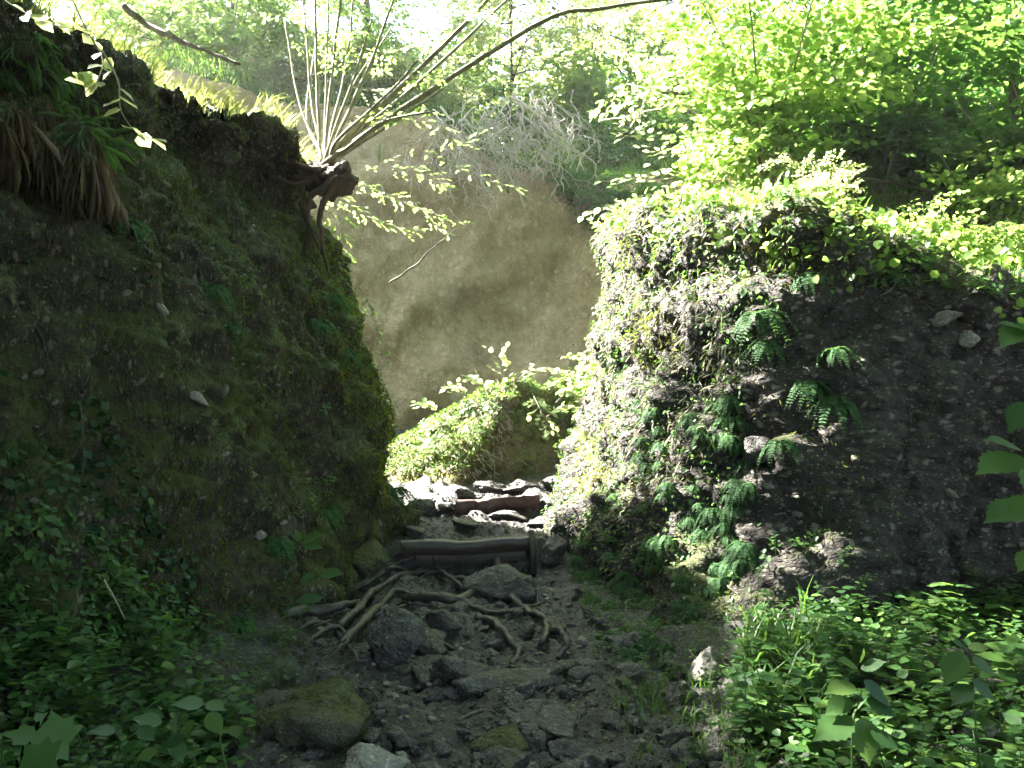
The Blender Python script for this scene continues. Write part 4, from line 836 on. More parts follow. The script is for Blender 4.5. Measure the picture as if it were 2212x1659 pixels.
#==STAGE5==
# ------------------------------------------------------------------ ferns on the outcrop
def fern_proto(seed, nf, L0, width=1.0):
    r = np.random.default_rng(seed); P, D, N, S = [], [], [], []; mb = MB()
    for k in range(nf):
        az = (k / (nf - 1) - .5) * 2.9 + r.normal(0, .12); L = L0 * r.uniform(.65, 1.1); up = r.uniform(.2, .9); n = 22; q = np.linspace(0, 1, n)
        h = np.array([math.sin(az), -math.cos(az), 0])                   # outward is -Y
        ctr = h * L * (q * .85)[:, None] + np.array([0, 0, 1]) * (L * (up * q - (up + .75) * q ** 2))[:, None]
        T = unit(np.gradient(ctr, axis=0)); sd = unit(np.cross(T, [0, 0, 1.0]) + .001); nn = unit(np.cross(sd, T))
        V, Fs = tube(ctr, np.linspace(.0028, .0008, n), 4, False); mb.add(V, *Fs)
        for sg in (-1, 1):
            ln = L * .145 * width * np.sin(np.pi * np.clip(q * .93 + .1, 0, 1)) ** .7
            P.append(ctr[1:]); D.append((sd * sg + T * .45)[1:] + jit(n - 1, .08, r)); N.append(nn[1:] + jit(n - 1, .15, r)); S.append(ln[1:] + .006)
    T5 = (OVAL[0] * np.array([.85, 1, 1]), OVAL[1]); V, F = leaves(*map(np.concatenate, (P, D, N)), np.concatenate(S), T5); mb.add(V, F)
    return mb.data('fern', M['fern'])
FP = [fern_proto(k, 9 + k % 3 * 2, .30 + .03 * k) for k in range(5)]
r = np.random.default_rng(77); n = 0
def put_fern(u, v, s, label, group=None, tr=None):
    h_ = hit(u, v, tr or (BR_,))
    if h_ is None: return False
    p, nn = h_; d = unit(nn * [1, 1, 0] + [0, -.35, 0]); rz = math.atan2(d[0], -d[1])
    o = link('fern', FP[int(r.integers(5))], None, p + nn * .01, (r.uniform(-.15, .25), r.uniform(-.15, .15), rz), s); tag(o, label, 'fern', group); return True
FPOLY = [(1400, 760), (1560, 800), (1600, 900), (1640, 1060), (1620, 1190), (1540, 1300), (1400, 1310), (1240, 1290), (1250, 1180), (1330, 1060)]
while n < 85:
    u, v = r.uniform(1230, 1650), r.uniform(850, 1320)
    if inpoly(np.array([[u, v]]), FPOLY)[0] and put_fern(u, v, r.uniform(.26, .5), 'drooping green fern in the dense fern bank on the foot of the outcrop', 'ferns on the outcrop foot'): n += 1
n = 0
while n < 30:
    u, v = r.uniform(1220, 1580), r.uniform(1170, 1430)
    if inpoly(np.array([[u, v]]), [(1225, 1180), (1400, 1260), (1560, 1320), (1520, 1410), (1330, 1420), (1262, 1340)])[0] and put_fern(u, v, r.uniform(.28, .5), 'low fern rooted where the outcrop foot meets the path', 'ferns at the outcrop base', (BR_, BG)): n += 1
for u, v, s, lb in ((1745, 830, .8, 'fern hanging alone with two long fronds on the dark outcrop face'), (1800, 865, .95, 'broad drooping fern right beside the lone hanging fern'), (1680, 955, .55, 'small bright fern beside the light grey rock knob'),
                    (1640, 680, .9, 'bright fern tuft at the shaded side of the sunlit flank'), (1655, 740, .7, 'small fern just below the bright fern tuft'), (1610, 1175, .6, 'small fern lowest on the dark outcrop face'), (1800, 760, .6, 'thin grassy fern below the outcrop top'),
                    (1740, 600, .8, 'fern among the creeper on the outcrop shoulder'), (1930, 590, .7, 'fern beside the curled rootlet on the outcrop top')): put_fern(u, v, s, lb)
for u, v, s, lb in ((600, 1165, .7, 'bluish fern at the foot of the left rock wall'), (680, 700, .9, 'bright feathery fern on the path edge of the rock wall'), (715, 640, .8, 'feathery fern above the bright one on the rock wall edge'), (740, 760, .8, 'feathery fern below the bright one on the rock wall edge'),
                    (455, 620, .7, 'drooping fern in the middle of the rock wall'), (500, 700, .6, 'small fern below the drooping fern on the rock wall'), (850, 1060, .9, 'yellow-green fern at the wall end beside the leafy boulder'), (700, 1100, .7, 'dark fern low on the rock wall near the plank step'),
                    (280, 480, .8, 'dark fern under the dry grass on the rock wall'), (510, 1340, .8, 'pale-tipped fern at the bottom of the moss bulge')): put_fern(u, v, s, lb, None, (BL, BG))

# ------------------------------------------------------------------ bank plants
TOOTH = [(0, 0), (-.10, .04), (-.20, .12), (-.30, .22), (-.27, .27), (-.36, .36), (-.31, .41), (-.35, .50), (-.28, .55), (-.29, .63), (-.20, .69), (-.19, .76), (-.10, .83), (-.06, .9), (0, 1.02)]
def outline_leaf(half):
    """leaf blade from half an outline (left side), folded along the midrib"""
    n = len(half); V = [(x, y, .10 * abs(x) - .10 * y * y) for x, y in half] + [(-x, y, .10 * abs(x) - .10 * y * y) for x, y in half[1:-1]] + [(0, .3, -.02), (0, .62, -.05)]
    L = list(range(n)); Rr = [0] + list(range(n, 2 * n - 2)) + [n - 1]; m1, m2 = 2 * n - 2, 2 * n - 1; F = []
    for S_ in (L, Rr):
        for a_, b_ in zip(S_[:-1], S_[1:]):
            m = m1 if half[a_ if a_ < n else a_ - n + 1][1] < .45 else m2; F.append((a_, b_, m) if S_ is L else (b_, a_, m))
        k = next(i for i in S_ if (half[i if i < n else i - n + 1][1]) >= .45); F.append((k, m2, m1) if S_ is L else (k, m1, m2))
    return np.array(V), np.array(F)
TOOTHED = outline_leaf(TOOTH)
MAPLE = outline_leaf([(0, 0), (-.14, -.04), (-.34, -.10), (-.33, .06), (-.50, .12), (-.40, .24), (-.52, .50), (-.36, .47), (-.30, .60), (-.20, .52), (-.18, .72), (-.22, .80), (-.10, .84), (0, 1.08)])
def plant_proto(seed, h, pairs, ls, shape, mat, sm='grass_green', name='plant'):
    """a leafy stalk: part stem, leaves in opposite pairs"""
    r = np.random.default_rng(seed); st_, lf = MB(), MB(); P, D, N, S = [], [], [], []
    for s_ in range(int(r.integers(1, 3))):
        a0 = r.uniform(0, 6.28); q = np.linspace(0, 1, 8)[:, None]; lean = .35 * h * r.uniform(.2, 1); hh = h * r.uniform(.75, 1.1)
        L = np.array([math.cos(a0), math.sin(a0), 0]) * lean * q ** 1.6 + np.array([0, 0, hh]) * (q - .1 * q * q) - [0, 0, .02]
        V, Fs = tube(L, np.linspace(.0032, .0014, 8), 5, False); st_.add(V, *Fs)
        for i in range(pairs):
            f = .3 + .7 * (i + 1) / pairs; b = np.array([np.interp(f, q[:, 0], L[:, k]) for k in range(3)]); az = a0 + i * 1.57 + r.normal(0, .2)
            for sg in (0, math.pi):
                a = az + sg; P.append(b + np.array([math.cos(a), math.sin(a), .2]) * .012); D.append([math.cos(a), math.sin(a), r.uniform(-.35, .35)]); N.append([r.normal(0, .2), r.normal(0, .2), 1]); S.append(ls * (1.1 - .55 * (f - .3)) * r.uniform(.8, 1.15))
        P.append(L[-1]); D.append([math.cos(a0), math.sin(a0), .3]); N.append([0, 0, 1]); S.append(ls * .55)
    V, F = leaves(P, D, N, np.array(S), shape); lf.add(V, F); return (st_.data('stem', M[sm]), lf.data('leaf', M[mat])), ('stem', 'foliage'), name
PP = [plant_proto(1, .25, 4, .085, TOOTHED, 'leaf_bank'), plant_proto(2, .19, 3, .075, TOOTHED, 'leaf_bank'), plant_proto(3, .29, 5, .095, TOOTHED, 'leaf_bank'), plant_proto(4, .16, 3, .06, ROUND, 'leaf_bank'), plant_proto(5, .2, 4, .055, OVAL, 'leaf_bank'), plant_proto(6, .2, 3, .05, ROUND, 'leaf_bank')]
PD = [plant_proto(7, .22, 3, .05, ROUND, 'leaf_bank'), plant_proto(8, .28, 4, .05, OVAL, 'leaf_bank'), plant_proto(9, .2, 3, .065, TOOTHED, 'leaf_bank'), plant_proto(10, .25, 4, .042, ROUND, 'ivy')]
RP = [(1640, 1390), (1680, 1300), (1800, 1290), (2330, 1270), (2330, 1800), (1800, 1800), (1700, 1640), (1560, 1560)]
LP = [(-120, 1080), (120, 1100), (250, 1230), (330, 1380), (430, 1480), (520, 1560), (420, 1800), (-120, 1800)]
def ground_hit(u, v):
    d = W(u, v, 5.0) - CAM; d = d / np.linalg.norm(d); h_ = BG.ray_cast(Vector(CAM), Vector(d)); return None if h_[0] is None else np.array(h_[0])
def proto_arrays(pr):
    out = []
    for me in pr[0]:
        V = np.zeros(len(me.vertices) * 3, np.float32); me.vertices.foreach_get('co', V); V = V.reshape(-1, 3)
        out.append((V, {k: np.array([p.vertices[:] for p in me.polygons if len(p.vertices) == k]) for k in {len(p.vertices) for p in me.polygons}}))
    return out
def sow(n, poly, protos, smin, smax, seed, label, group, box, ind=40, mass=None):
    """n plants; the ind nearest the viewer are things, the others one mass of undergrowth"""
    rr = np.random.default_rng(seed); k = 0; t = 0; S = []
    while k < n and t < n * 40:
        t += 1; x, y = rr.uniform(*box[:2]), rr.uniform(*box[2:]); p = drop(x, y, 3.0, (BG,))
        if p is None or not inpoly(UV(p[None] + [[0, 0, .1]]), poly)[0]: continue
        hL = BL.ray_cast(Vector((p[0], p[1], p[2] + .3)), Vector((0, 0, 1))); hR = BR_.ray_cast(Vector((p[0], p[1], p[2] + .3)), Vector((0, 0, 1)))
        if (hL[0] is not None and hL[3] < 4.5) or (hR[0] is not None and hR[3] < 4.5): continue
        S.append((p, int(rr.integers(len(protos))), rr.uniform(0, 6.28), rr.uniform(smin, smax), rr.normal(0, .12), rr.normal(0, .12))); k += 1
    S.sort(key=lambda q: q[0][1]); arr = [proto_arrays(pr)[1] for pr in protos]; mb = MB()
    for i, (p, j, rz, sc_, rx, ry) in enumerate(S):
        if i < ind:
            o = put(protos[j], *p, rz, sc_, label, 'plant', group); o.rotation_euler.x = rx; o.rotation_euler.y = ry
        else:
            V, Fs = arr[j]; m = np.array((Matrix.Rotation(rz, 3, 'Z') @ Matrix.Rotation(rx, 3, 'X'))) * sc_; mb.add(V @ m.T + p, *Fs.values())
    if mb.V: tag(link('undergrowth', mb.data('undergrowth', protos[0][0][1].materials[0])), mass, 'undergrowth', None, 'stuff')
sow(300, RP, PP, .75, 1.35, 1, 'leafy green plant in the thick bank below the dark outcrop', 'plants of the right bank', (1.0, 3.8, 2.3, 5.4), 95, 'dense green undergrowth at the back of the right bank')
sow(260, LP, PD + [PP[1], PP[0]], .85, 1.45, 2, 'leafy green plant in the undergrowth at the foot of the left rock wall', 'plants of the left bank', (-3.0, -.9, 2.0, 4.8), 75, 'dense dark undergrowth at the back of the left bank')
sow(60, [(500, 1180), (740, 1160), (760, 1260), (660, 1330), (640, 1440), (470, 1600), (400, 1480), (500, 1330)], PD, .5, .9, 3, 'small leafy plant between the left rock wall and the path', 'plants beside the path', (-2.2, -.8, 3.4, 6.8), 18, 'low undergrowth between the left rock wall and the path')
sow(20, [(1290, 1400), (1640, 1420), (1700, 1659), (1500, 1659), (1380, 1500)], [PP[3], PP[5], PD[0]], .35, .6, 4, 'small sprouting plant on the gravel edge of the right bank', 'sprouts on the gravel edge', (.4, 1.9, 2.6, 5.2), 20, 'sprouts scattered on the gravel')
# plants on the rock itself
def on_rock(n, poly, protos, s0, s1, seed, label, group, trees):
    rr = np.random.default_rng(seed); k = 0; xs = [p[0] for p in poly]; ys = [p[1] for p in poly]
    while k < n:
        u, v = rr.uniform(min(xs), max(xs)), rr.uniform(min(ys), max(ys))
        if not inpoly(np.array([[u, v]]), poly)[0]: continue
        h_ = hit(u, v, trees)
        if h_ is None: k += 1; continue
        p, nn = h_; o = put(protos[int(rr.integers(len(protos)))], *p, 0, rr.uniform(s0, s1), label, 'plant', group)
        o.rotation_euler = Vector(unit(nn + [0, 0, .9])).to_track_quat('Z', 'Y').to_euler(); k += 1
on_rock(30, [(1290, 400), (1500, 370), (1850, 400), (2060, 540), (2230, 620), (2230, 690), (2060, 640), (1700, 560), (1560, 450), (1300, 470)], [PP[3], PP[4], PP[1], PP[5]], .6, 1.0, 5, 'leafy plant growing along the top edge of the outcrop', 'plants on the outcrop top', (BR_,))
on_rock(16, [(1290, 500), (1560, 480), (1600, 760), (1500, 1000), (1260, 1000)], [PP[5], PD[0], PD[1]], .35, .6, 6, 'small plant rooted in the sunlit flank of the outcrop', 'plants on the sunlit flank', (BR_,))
on_rock(22, [(870, 950), (1000, 880), (1080, 810), (1180, 800), (1270, 850), (1280, 960), (1130, 900), (1040, 900)], [PP[5], PP[4], PP[3]], .6, 1.15, 7, 'leafy plant growing on top of the wedge-shaped boulder', 'plants on the boulder', (BB,))
on_rock(10, [(640, 1060), (820, 980), (880, 1080), (860, 1150), (700, 1230), (560, 1200)], [PP[5], PD[0]], .5, .8, 8, 'small plant at the lower end of the left rock wall', 'plants on the wall foot', (BL, BG))
on_rock(8, [(500, 560), (700, 560), (800, 760), (820, 1000), (700, 980), (540, 800)], [PD[0], PD[1], PP[5]], .4, .7, 9, 'small plant clinging to the middle of the left rock wall', 'plants on the rock wall', (BL,))
on_rock(16, [(-40, 1060), (180, 1100), (330, 1300), (430, 1450), (300, 1500), (-40, 1300)], [PD[0], PD[2], PP[1], PD[1]], .6, .9, 12, 'leafy plant leaning out of the creeper at the left wall foot', 'plants in the wall foot creeper', (BL,))
sow(150, [(1240, 1240), (1420, 1260), (1700, 1280), (1700, 1480), (1500, 1450), (1300, 1430), (1260, 1340)], [PD[0], PD[1], PP[5]], .3, .6, 14, 'small plant in the dim strip under the outcrop', 'plants under the outcrop', (.2, 2.2, 4.4, 6.5), 8, 'small dim plants crowding the strip under the outcrop')
on_rock(12, [(1560, 1190), (1860, 1170), (1860, 1290), (1580, 1310)], [PP[5], PP[3], PD[1]], .5, .9, 15, 'small plant rooted on the low front foot of the outcrop', 'plants on the outcrop front foot', (BR_,))
creeper(RV, RF, 60000, [(1450, 1150), (1900, 1130), (1900, 1330), (1450, 1340)], .7, (.02, .045), OVAL, 'leaf_bank', 'small-leaved creeper on the low front foot of the outcrop', 20, thr=-.05, off=.05)
# single plants that stand out
def leafy(name, stem, blades, size, shape, mat, label, cat='plant', sr=.004, face=(0, -.5, 1), smat='grass_green'):
    o = link(name, None); o.location = W(*stem[0]); Q = smoothline([W(*p) for p in stem], 24); V, Fs = tube(Q, np.linspace(sr, sr * .4, 24), 6, False)
    rel(link('stem', mesh_data('stem', V, Fs, M[smat]), o), o); P, D, N, S = [], [], [], []
    for i, b in enumerate(blades):
        u, v, d, du, dv = b[:5]; p = W(u, v, d); e = W(u + du, v + dv, d - .01); L = np.linalg.norm(e - p); P.append(p); D.append((e - p) + np.array([0, -.25 * L, 0])); N.append(np.array(face) + np.array([.25 * math.sin(i * 2.3), 0, 0])); S.append(L * 1.05)
    V, F = leaves(P, D, N, np.array(S), shape); rel(link('foliage', mesh_data('foliage', V, F, M[mat]), o), o); return tag(o, label, cat)
leafy('tall_plant', [(2330, 1900, 2.1), (2290, 1500, 2.1), (2262, 1150, 2.12), (2235, 1000, 2.15), (2240, 820, 2.2), (2232, 640, 2.25)],
      [(2205, 985, 2.15, -112, 28), (2200, 968, 2.16, -80, -26), (2212, 1000, 2.14, 40, 90), (2225, 870, 2.2, -58, 60), (2215, 700, 2.2, -68, 48), (2240, 720, 2.2, -96, -28), (2228, 1075, 2.14, -62, 30), (2222, 1090, 2.14, -112, 26), (2235, 1190, 2.12, -48, 40), (2240, 1080, 2.1, 60, 40), (2245, 860, 2.2, 80, 30)], .1, TOOTHED, 'leaf_bank', 'tall stalk with large smooth leaves reaching in at the right picture edge')
leafy('maple_seedling', [(60, 1900, 1.9), (20, 1750, 1.9), (95, 1615, 1.9)], [(150, 1605, 1.9, -118, -40)], .1, MAPLE, 'leaf_bank', 'young maple with one large lobed leaf above the bottom left corner', face=(0, -.6, 1))
leafy('maple_seedling', [(-20, 1900, 1.8), (-60, 1750, 1.8), (80, 1680, 1.8)], [(120, 1640, 1.8, -130, 40)], .1, MAPLE, 'leaf_bank', 'young maple with a large lobed leaf cut by the bottom left corner', face=(0, -.6, 1))
leafy('broadleaf_plant', [(520, 1760, 2.5), (480, 1620, 2.5), (470, 1540, 2.5)], [(440, 1520, 2.5, -62, -8), (446, 1518, 2.5, 46, 8), (450, 1540, 2.5, 34, 42), (400, 1590, 2.45, -50, 20), (380, 1600, 2.45, 20, 44), (300, 1600, 2.4, -44, 26), (350, 1560, 2.5, -58, -16), (300, 1570, 2.45, 40, 24), (420, 1560, 2.5, -36, 34), (340, 1620, 2.4, -46, 16), (250, 1580, 2.4, -50, -10)], .1, TOOTHED, 'leaf_bank', 'broad-leaved plant nearest the path in the left undergrowth')
leafy('toothed_plant', [(1850, 1800, 2.75), (1840, 1600, 2.75), (1862, 1490, 2.8)],
      [(1862, 1550, 2.75, 10, 96), (1840, 1550, 2.75, -92, 34), (1845, 1480, 2.8, -70, 6), (1866, 1470, 2.8, 52, 48), (1860, 1445, 2.82, 48, -24), (1872, 1510, 2.78, 62, 30), (1836, 1510, 2.78, -60, 26), (1880, 1580, 2.7, 60, 30), (1850, 1440, 2.85, -46, -22), (1858, 1432, 2.85, 8, -34)], .1, TOOTHED, 'leaf_bank', 'nettle-like plant with the largest toothed leaves in the right bank')
leafy('toothed_plant', [(2140, 1800, 2.9), (2110, 1600, 2.9), (2100, 1400, 2.95)], [(2080, 1410, 2.95, -52, 62), (2098, 1420, 2.95, 50, 34), (2092, 1400, 2.95, 44, -8), (2088, 1400, 3, -34, -22), (2100, 1470, 2.9, 48, 40), (2096, 1480, 2.9, -50, 36)], .1, TOOTHED, 'leaf_bank', 'plant with one long pale-tipped leaf hanging over the right bank')
leafy('leafy_plant', [(700, 1300, 5.6), (690, 1240, 5.6), (640, 1175, 5.6)], [(640, 1175, 5.6, -58, -18), (645, 1178, 5.6, -46, 12), (650, 1172, 5.6, 54, -22), (655, 1178, 5.6, 46, 4), (648, 1170, 5.6, -8, -28), (690, 1240, 5.6, 56, -4), (686, 1238, 5.6, -38, 18), (700, 1290, 5.6, -60, 6)], .1, OVAL, 'leaf_bank', 'bluish green plant standing out at the foot of the left rock wall', face=(0, -.8, 1))
def sprig(pts, n, ls, mat, label, seed, shape=ROUND, name='leafy_twig', sub=1, lit=(0, -.3, 1)):
    """a thin twig with leaves in alternate positions"""
    rr = np.random.default_rng(seed); o = link(name, None); o.location = W(*pts[0]); Q = smoothline([W(*p) for p in pts], 40); mb = MB(); V, Fs = tube(Q, np.linspace(.005, .0015, 40), 5, False); mb.add(V, *Fs); P, D, N = [], [], []
    T = unit(np.gradient(Q, axis=0))
    for i in range(n):
        k = int(np.clip(40 * (.12 + .87 * (i + rr.uniform(-.8, .8)) / n), 1, 39)); sg = 1 if i % 2 else -1; s_ = unit(np.cross(T[k], [0, 0, 1.0])) * sg
        if sub > 1:
            e = Q[k] + (s_ * .8 + T[k] * .6) * rr.uniform(.08, .25) + [0, 0, rr.normal(-.02, .03)]; V, Fs = tube([Q[k], (Q[k] + e) / 2, e], [.002, .0016, .001], 4, False); mb.add(V, *Fs)
            for f in np.linspace(.3, 1, sub): P.append(Q[k] + (e - Q[k]) * f); D.append(s_ + T[k] + rr.normal(0, .5, 3) * [1, 1, .4]); N.append(np.array(lit) + rr.normal(0, .25, 3))
        else: P.append(Q[k]); D.append(s_ * .9 + T[k] * .6 + rr.normal(0, .25, 3)); N.append(np.array(lit) + rr.normal(0, .3, 3))
    P.append(Q[-1]); D.append(T[-1]); N.append(lit)
    rel(link('twig', mb.data('twig', M['bark']), o), o); V, F = leaves(P, D, N, ls * rr.uniform(.7, 1.15, len(P)), shape); rel(link('foliage', mesh_data('foliage', V, F, M[mat]), o), o); return tag(o, label, 'twig')
sprig([(-80, -60, 3.6), (40, 20, 3.5), (120, 55, 3.45), (170, 62, 3.4)], 9, .085, 'leaf_bright', 'bright leafy twig in the top left corner', 1)
sprig([(130, -60, 3.7), (185, 60, 3.55), (222, 130, 3.5), (200, 190, 3.45), (180, 175, 3.4)], 13, .085, 'leaf_bright', 'bright twig of pale leaves below the top left corner twig', 2)
sprig([(222, 110, 3.55), (255, 175, 3.5), (262, 240, 3.45), (300, 292, 3.4), (330, 300, 3.38)], 11, .085, 'leaf_bright', 'lowest bright twig of leaves dangling before the left rock wall', 3)
SP = [([(690, 395, 7.9), (780, 400, 8.3), (880, 440, 8.5), (990, 480, 8.6)], 26, 'light green leafy twig reaching right across the tan rock face'), ([(690, 400, 7.9), (750, 440, 8.2), (820, 480, 8.3), (910, 500, 8.4)], 24, 'light green leafy twig below the one reaching right'),
      ([(700, 390, 7.8), (730, 460, 8.0), (740, 520, 8.1), (760, 560, 8.1)], 16, 'leafy twig drooping beside the rock wall tip'), ([(760, 350, 8.0), (850, 360, 8.4), (920, 380, 8.6), (960, 400, 8.7)], 18, 'leafy twig just under the slanting pale stems'),
      ([(860, 300, 9), (960, 350, 9.6), (1040, 385, 10), (1130, 410, 10)], 16, 'loose leafy twig hanging before the dead roots'), ([(900, 210, 8), (960, 280, 8.6), (985, 310, 8.8), (1010, 300, 8.9)], 12, 'small leafy twig between the slanting stems and the dead roots')]
for i, (pts, n, lb) in enumerate(SP): sprig(pts, n, .065, 'leaf', lb, 20 + i, OVAL, sub=4)
creeper(FV, FF, 30000, [(1130, 200), (1450, 200), (1450, 430), (1330, 420), (1230, 400), (1150, 330)], .9, (.06, .12), OVAL, 'leaf_dark', 'dark green growth hanging over the right lip of the tan cliff', 71, down=.9, thr=-.4, off=.5)
for i, (pts, n, lb) in enumerate((([(1480, 420, 7.2), (1400, 425, 7.1), (1330, 440, 7.0), (1280, 458, 6.95)], 14, 'sunlit leafy twig pointing left off the outcrop top'), ([(1500, 330, 8), (1430, 330, 7.9), (1390, 300, 7.8), (1350, 262, 7.7)], 14, 'sunlit leafy twig reaching left over the gap'),
                                 ([(1520, 400, 7.6), (1440, 380, 7.5), (1390, 380, 7.4), (1345, 385, 7.3)], 16, 'pale sunlit leafy twig between the two twigs over the gap'), ([(1420, 180, 8), (1400, 200, 7.9), (1385, 240, 7.8), (1380, 290, 7.7)], 12, 'sunlit leafy twig drooping from the hazels over the gap'))):
    sprig(pts, n, .075, 'leaf_bright', lb, 40 + i, ROUND, sub=2)
# ground cover and moss on the banks
def cover(n, poly, size, shape, mat, label, seed, hmax, name='ground_cover', cond=lambda c: c[:, 1] < 8):
    rr = np.random.default_rng(seed); P, N = scatter(GV, GF, n * 6, lambda c: near(c, 300) & (c[:, 2] < 1.8) & cond(c), seed); m = inpoly(UV(P), poly); P = P[m][:n]; k = len(P)
    return add_stuff(name, P + np.stack([rr.normal(0, .01, k), rr.normal(0, .01, k), rr.uniform(0, hmax, k)], 1), jit(k, .8, rr) * [1, 1, .25], np.array([0, -.1, 1]) + jit(k, .35, rr), rr.uniform(*size, k), shape, M and mat, label, 'ground cover')
cover(5000, [(1600, 1400), (1700, 1310), (2400, 1280), (2400, 1900), (1600, 1900), (1560, 1560)], (.025, .06), ROUND, 'leaf_bank', 'low leafy ground cover filling the right bank', 1, .16)
cover(4500, [(-200, 1050), (200, 1100), (420, 1400), (560, 1560), (480, 1900), (-200, 1900)], (.025, .055), ROUND, 'leaf_bank', 'low leafy ground cover of the left bank', 2, .16)
cover(2200, [(1290, 1380), (1640, 1400), (1640, 1700), (1480, 1700)], (.015, .035), ROUND, 'leaf_bank', 'sparse tiny leaves on the gravel beside the right bank', 3, .03)
cover(6500, [(1240, 1230), (1700, 1280), (1700, 1500), (1480, 1480), (1290, 1440)], (.015, .035), OVAL, 'leaf_bank', 'tiny leaves along the foot of the outcrop', 6, .08)
cover(1800, [(430, 1500), (640, 1420), (640, 1240), (760, 1180), (700, 1150), (540, 1150), (400, 1400)], (.02, .04), OVAL, 'leaf_bank', 'tiny leaves between the rock wall foot and the path', 4, .06)
P, N = scatter(GV, GF, 90000, lambda c: near(c, 200) & (c[:, 2] < 1.6) & (c[:, 1] < 7), 31); uv = UV(P); m = inpoly(uv, [(1320, 1480), (1640, 1480), (1800, 1659), (1800, 1760), (1400, 1760)]); grass(P[m][:220], (.05, .15), 'grass_green', 'thin grass blades on the gravel edge of the right bank', 9)
m = inpoly(uv, [(1600, 1380), (1760, 1360), (1820, 1600), (1640, 1640)]); grass(P[m][:80], (.2, .42), 'grass_green', 'long grass blades standing in the right bank', 10)
m = inpoly(uv, [(420, 1500), (640, 1300), (700, 1350), (640, 1500), (560, 1620)]) & (fbm(P, 3, 3) > -.1); Pm = P[m][:4000]; add_stuff('moss', Pm, jit(len(Pm), .5) + [0, -.2, .4], jit(len(Pm), .5) + [0, 0, 1], rng.uniform(.015, .035, len(Pm)), NARROW, 'moss', 'moss on the ground between the left rock wall and the path', 'moss')
m = inpoly(uv, [(560, 1659), (640, 1500), (740, 1400), (1250, 1380), (1500, 1550), (1560, 1659)]) ; Pm = P[m][:500]; add_stuff('leaf_litter', Pm + [0, 0, .006], jit(len(Pm), .7) * [1, 1, .2], jit(len(Pm), .3) + [0, 0, 1], rng.uniform(.015, .04, len(Pm)), OVAL, 'dry', 'brown leaf litter scattered on the path', 'leaf litter')

creeper(RV, RF, 40000, [(1250, 330), (1900, 380), (2300, 580), (2300, 720), (2100, 640), (1700, 560), (1300, 500)], .9, (.045, .085), ROUND, 'leaf', 'broad-leaved creeper crowding the outcrop top edge', 18, down=.2, thr=-.3, off=.16)
M['sun_stalks'] = leaf_mat('sun_white_stalks', [(.30, .28, .22), (.45, .42, .34), (.38, .40, .26)], (.3, .3, .2), .25, .5, .4)  # stalks added so that their pale colour carries the sunlit white
P, N = scatter(RV, RF, 40000, lambda c: near(c, 100), 41); uv = UV(P); m = inpoly(uv, [(1270, 440), (1590, 430), (1600, 900), (1480, 1060), (1260, 1040)]) & (fbm(P, 2.2, 3) > -.1); P, N = P[m][:3200], N[m][:3200]; n3 = len(P)
add_stuff('dry_grass', P + N * .02, N * .6 + [0, 0, -.8] + jit(n3, .35), N + jit(n3, .3), rng.uniform(.04, .12, n3), (NARROW[0] * np.array([.55, 1, 1]), NARROW[1]), 'sun_stalks', 'pale stalks added to whiten the sunlit outcrop flank', 'grass')
P, N = scatter(BOV, BOF, 20000, lambda c: c[:, 2] > gz, 42); uv = UV(P); m = inpoly(uv, [(860, 960), (1080, 830), (1110, 900), (1050, 1060), (880, 1050)]); P, N = P[m][:1500], N[m][:1500]; n3 = len(P)
add_stuff('dry_grass', P + N * .02, N * .6 + [0, 0, -.8] + jit(n3, .35), N + jit(n3, .3), rng.uniform(.05, .13, n3), (NARROW[0] * np.array([.55, 1, 1]), NARROW[1]), 'sun_stalks', 'pale stalks added to whiten the sunlit side of the wedge-shaped boulder', 'grass')
for i, (pts, n, lb) in enumerate((([(1085, 840, 9.9), (1090, 815, 9.9), (1080, 785, 9.85), (1086, 765, 9.85)], 12, 'upright sprig with layered pale leaves on the boulder crest'), ([(1100, 835, 9.8), (1140, 805, 9.7), (1180, 795, 9.6), (1215, 800, 9.5)], 14, 'sprig leaning right over the boulder crest'),
                                 ([(1200, 870, 9.6), (1230, 840, 9.5), (1245, 815, 9.5), (1252, 795, 9.5)], 14, 'tall sprig right of the boulder crest near the outcrop'), ([(1010, 860, 9.8), (990, 840, 9.75), (965, 838, 9.7)], 10, 'small sprig on the left slope of the boulder'),
                                 ([(950, 895, 9.7), (930, 875, 9.65), (915, 872, 9.6)], 10, 'smallest sprig low on the left slope of the boulder'), ([(1180, 900, 9.5), (1220, 880, 9.4), (1262, 890, 9.3)], 14, 'sprig spreading from the boulder towards the outcrop'),
                                 ([(1050, 850, 9.8), (1040, 828, 9.75), (1020, 815, 9.7)], 10, 'sprig just left of the layered one on the boulder crest'), ([(1150, 850, 9.6), (1165, 880, 9.4), (1190, 930, 9.3)], 14, 'sprig arching down the shaded right side of the boulder'),
                                 ([(1060, 860, 9.6), (1040, 890, 9.4), (1010, 925, 9.3)], 14, 'pale sprig arching down the sunlit side of the boulder'), ([(1000, 890, 9.5), (960, 915, 9.35), (930, 950, 9.3)], 14, 'pale sprig trailing low over the sunlit side of the boulder'))):
    sprig(pts, n, .08, 'leaf_bright', lb, 60 + i, ROUND, sub=3)
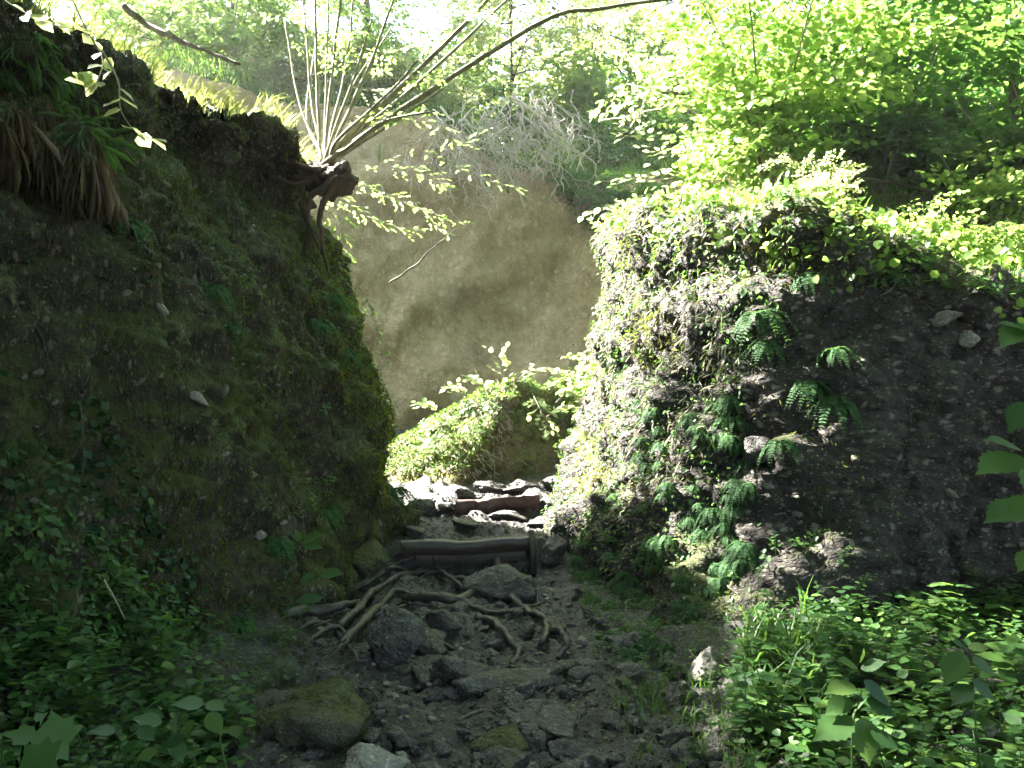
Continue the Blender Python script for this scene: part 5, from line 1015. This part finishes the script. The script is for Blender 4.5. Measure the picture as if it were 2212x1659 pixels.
for i, (pts, n, lb) in enumerate((([(740, 250, 7.6), (800, 270, 7.9), (860, 250, 8.0), (930, 262, 8.1)], 16, 'leafy twig crossing low between the slanting stems'), ([(760, 190, 7.8), (840, 200, 8.0), (900, 180, 8.2)], 16, 'leafy twig crossing high between the slanting stems'),
                                 ([(690, 420, 7.7), (700, 480, 7.8), (720, 540, 7.8), (730, 600, 7.7)], 18, 'leafy twig hanging straight down the rock wall tip'), ([(820, 120, 8), (900, 100, 8.4), (980, 130, 8.8), (1050, 120, 9)], 20, 'leafy twig level with the top of the slanting stems'),
                                 ([(1000, 60, 8), (1080, 100, 8.3), (1150, 130, 8.6), (1230, 120, 8.8)], 22, 'leafy twig under the long horizontal stem'), ([(760, 420, 8.2), (830, 420, 8.6), (900, 450, 8.8), (960, 500, 8.8)], 18, 'short leafy twig in the middle of the twigs before the tan cliff'),
                                 ([(1280, 60, 8), (1340, 110, 8.2), (1420, 140, 8.4)], 18, 'leafy twig hanging at the end of the long horizontal stem'))):
    sprig(pts, n, .062, 'leaf_bright' if i % 2 else 'leaf', lb, 90 + i, OVAL, sub=4)
M['moss_bright'] = leaf_mat('bright_moss', [(.06, .075, .012), (.11, .14, .018), (.16, .16, .03)], (.2, .26, .03), .35, .9, .1)  # yellow-green moss, its tone raised to hold sky light on the wall edge
P, N = scatter(LV, LF, 160000, lambda c: near(c) & (c[:, 2] < 4.2), 51); m = inpoly(UV(P), [(650, 450), (770, 560), (880, 860), (930, 1080), (850, 1180), (780, 1000), (730, 820), (670, 640)]) & ((fbm(P, 2.4, 3) + rng.random(len(P)) * .3) > .0); P, N = P[m], N[m]
a_, b_, c_ = hang(P, N, 0, .7, .6); add_stuff('moss', a_, b_, c_, rng.uniform(.02, .06, len(P)), NARROW, 'moss_bright', 'yellow-green moss coloured as if lit along the path edge of the left rock wall', 'moss')
P, N = scatter(LV, LF, 160000, lambda c: near(c) & (c[:, 2] < 3), 52); m = inpoly(UV(P), [(240, 1000), (480, 1050), (520, 1150), (450, 1400), (340, 1420), (260, 1250)]) & ((fbm(P, 2.4, 3) + rng.random(len(P)) * .3) > .05); P, N = P[m][:6000], N[m][:6000]
a_, b_, c_ = hang(P, N, 0, .6, .7); add_stuff('moss', a_, b_, c_, rng.uniform(.012, .035, len(P)), NARROW, 'moss_bright', 'yellow-green moss cushion low on the bulge of the left rock wall', 'moss')
P, N = scatter(RV, RF, 40000, lambda c: near(c), 53); uv = UV(P); m = np.zeros(len(P), bool)
for poly in ([(1330, 480), (1400, 470), (1400, 580), (1340, 570)], [(1370, 680), (1450, 640), (1490, 760), (1400, 800), (1360, 740)], [(1600, 440), (1850, 440), (1960, 560), (1700, 620), (1600, 560)], [(1250, 930), (1310, 900), (1330, 1020), (1280, 1090), (1250, 1060)]): m |= inpoly(uv, poly)
m &= rng.random(len(P)) < .9; P, N = P[m], N[m]; a_, b_, c_ = hang(P, N, 0, .5, .8); add_stuff('moss', P + N * .03, b_, c_, rng.uniform(.03, .07, len(P)), NARROW, 'moss_bright', 'thick moss pads on the shoulder and flank of the outcrop', 'moss')
sprig([(775, 620, 7.2), (800, 660, 7.2), (815, 710, 7.2), (835, 760, 7.2)], 14, .05, 'leaf_bright', 'sunlit little sprig standing off the path edge of the rock wall', 80, ROUND, sub=2)
sprig([(820, 780, 7.3), (830, 840, 7.3), (838, 880, 7.3), (842, 900, 7.3)], 10, .04, 'leaf_bright', 'small sunlit sprig just below the other on the rock wall edge', 81, ROUND, sub=2)
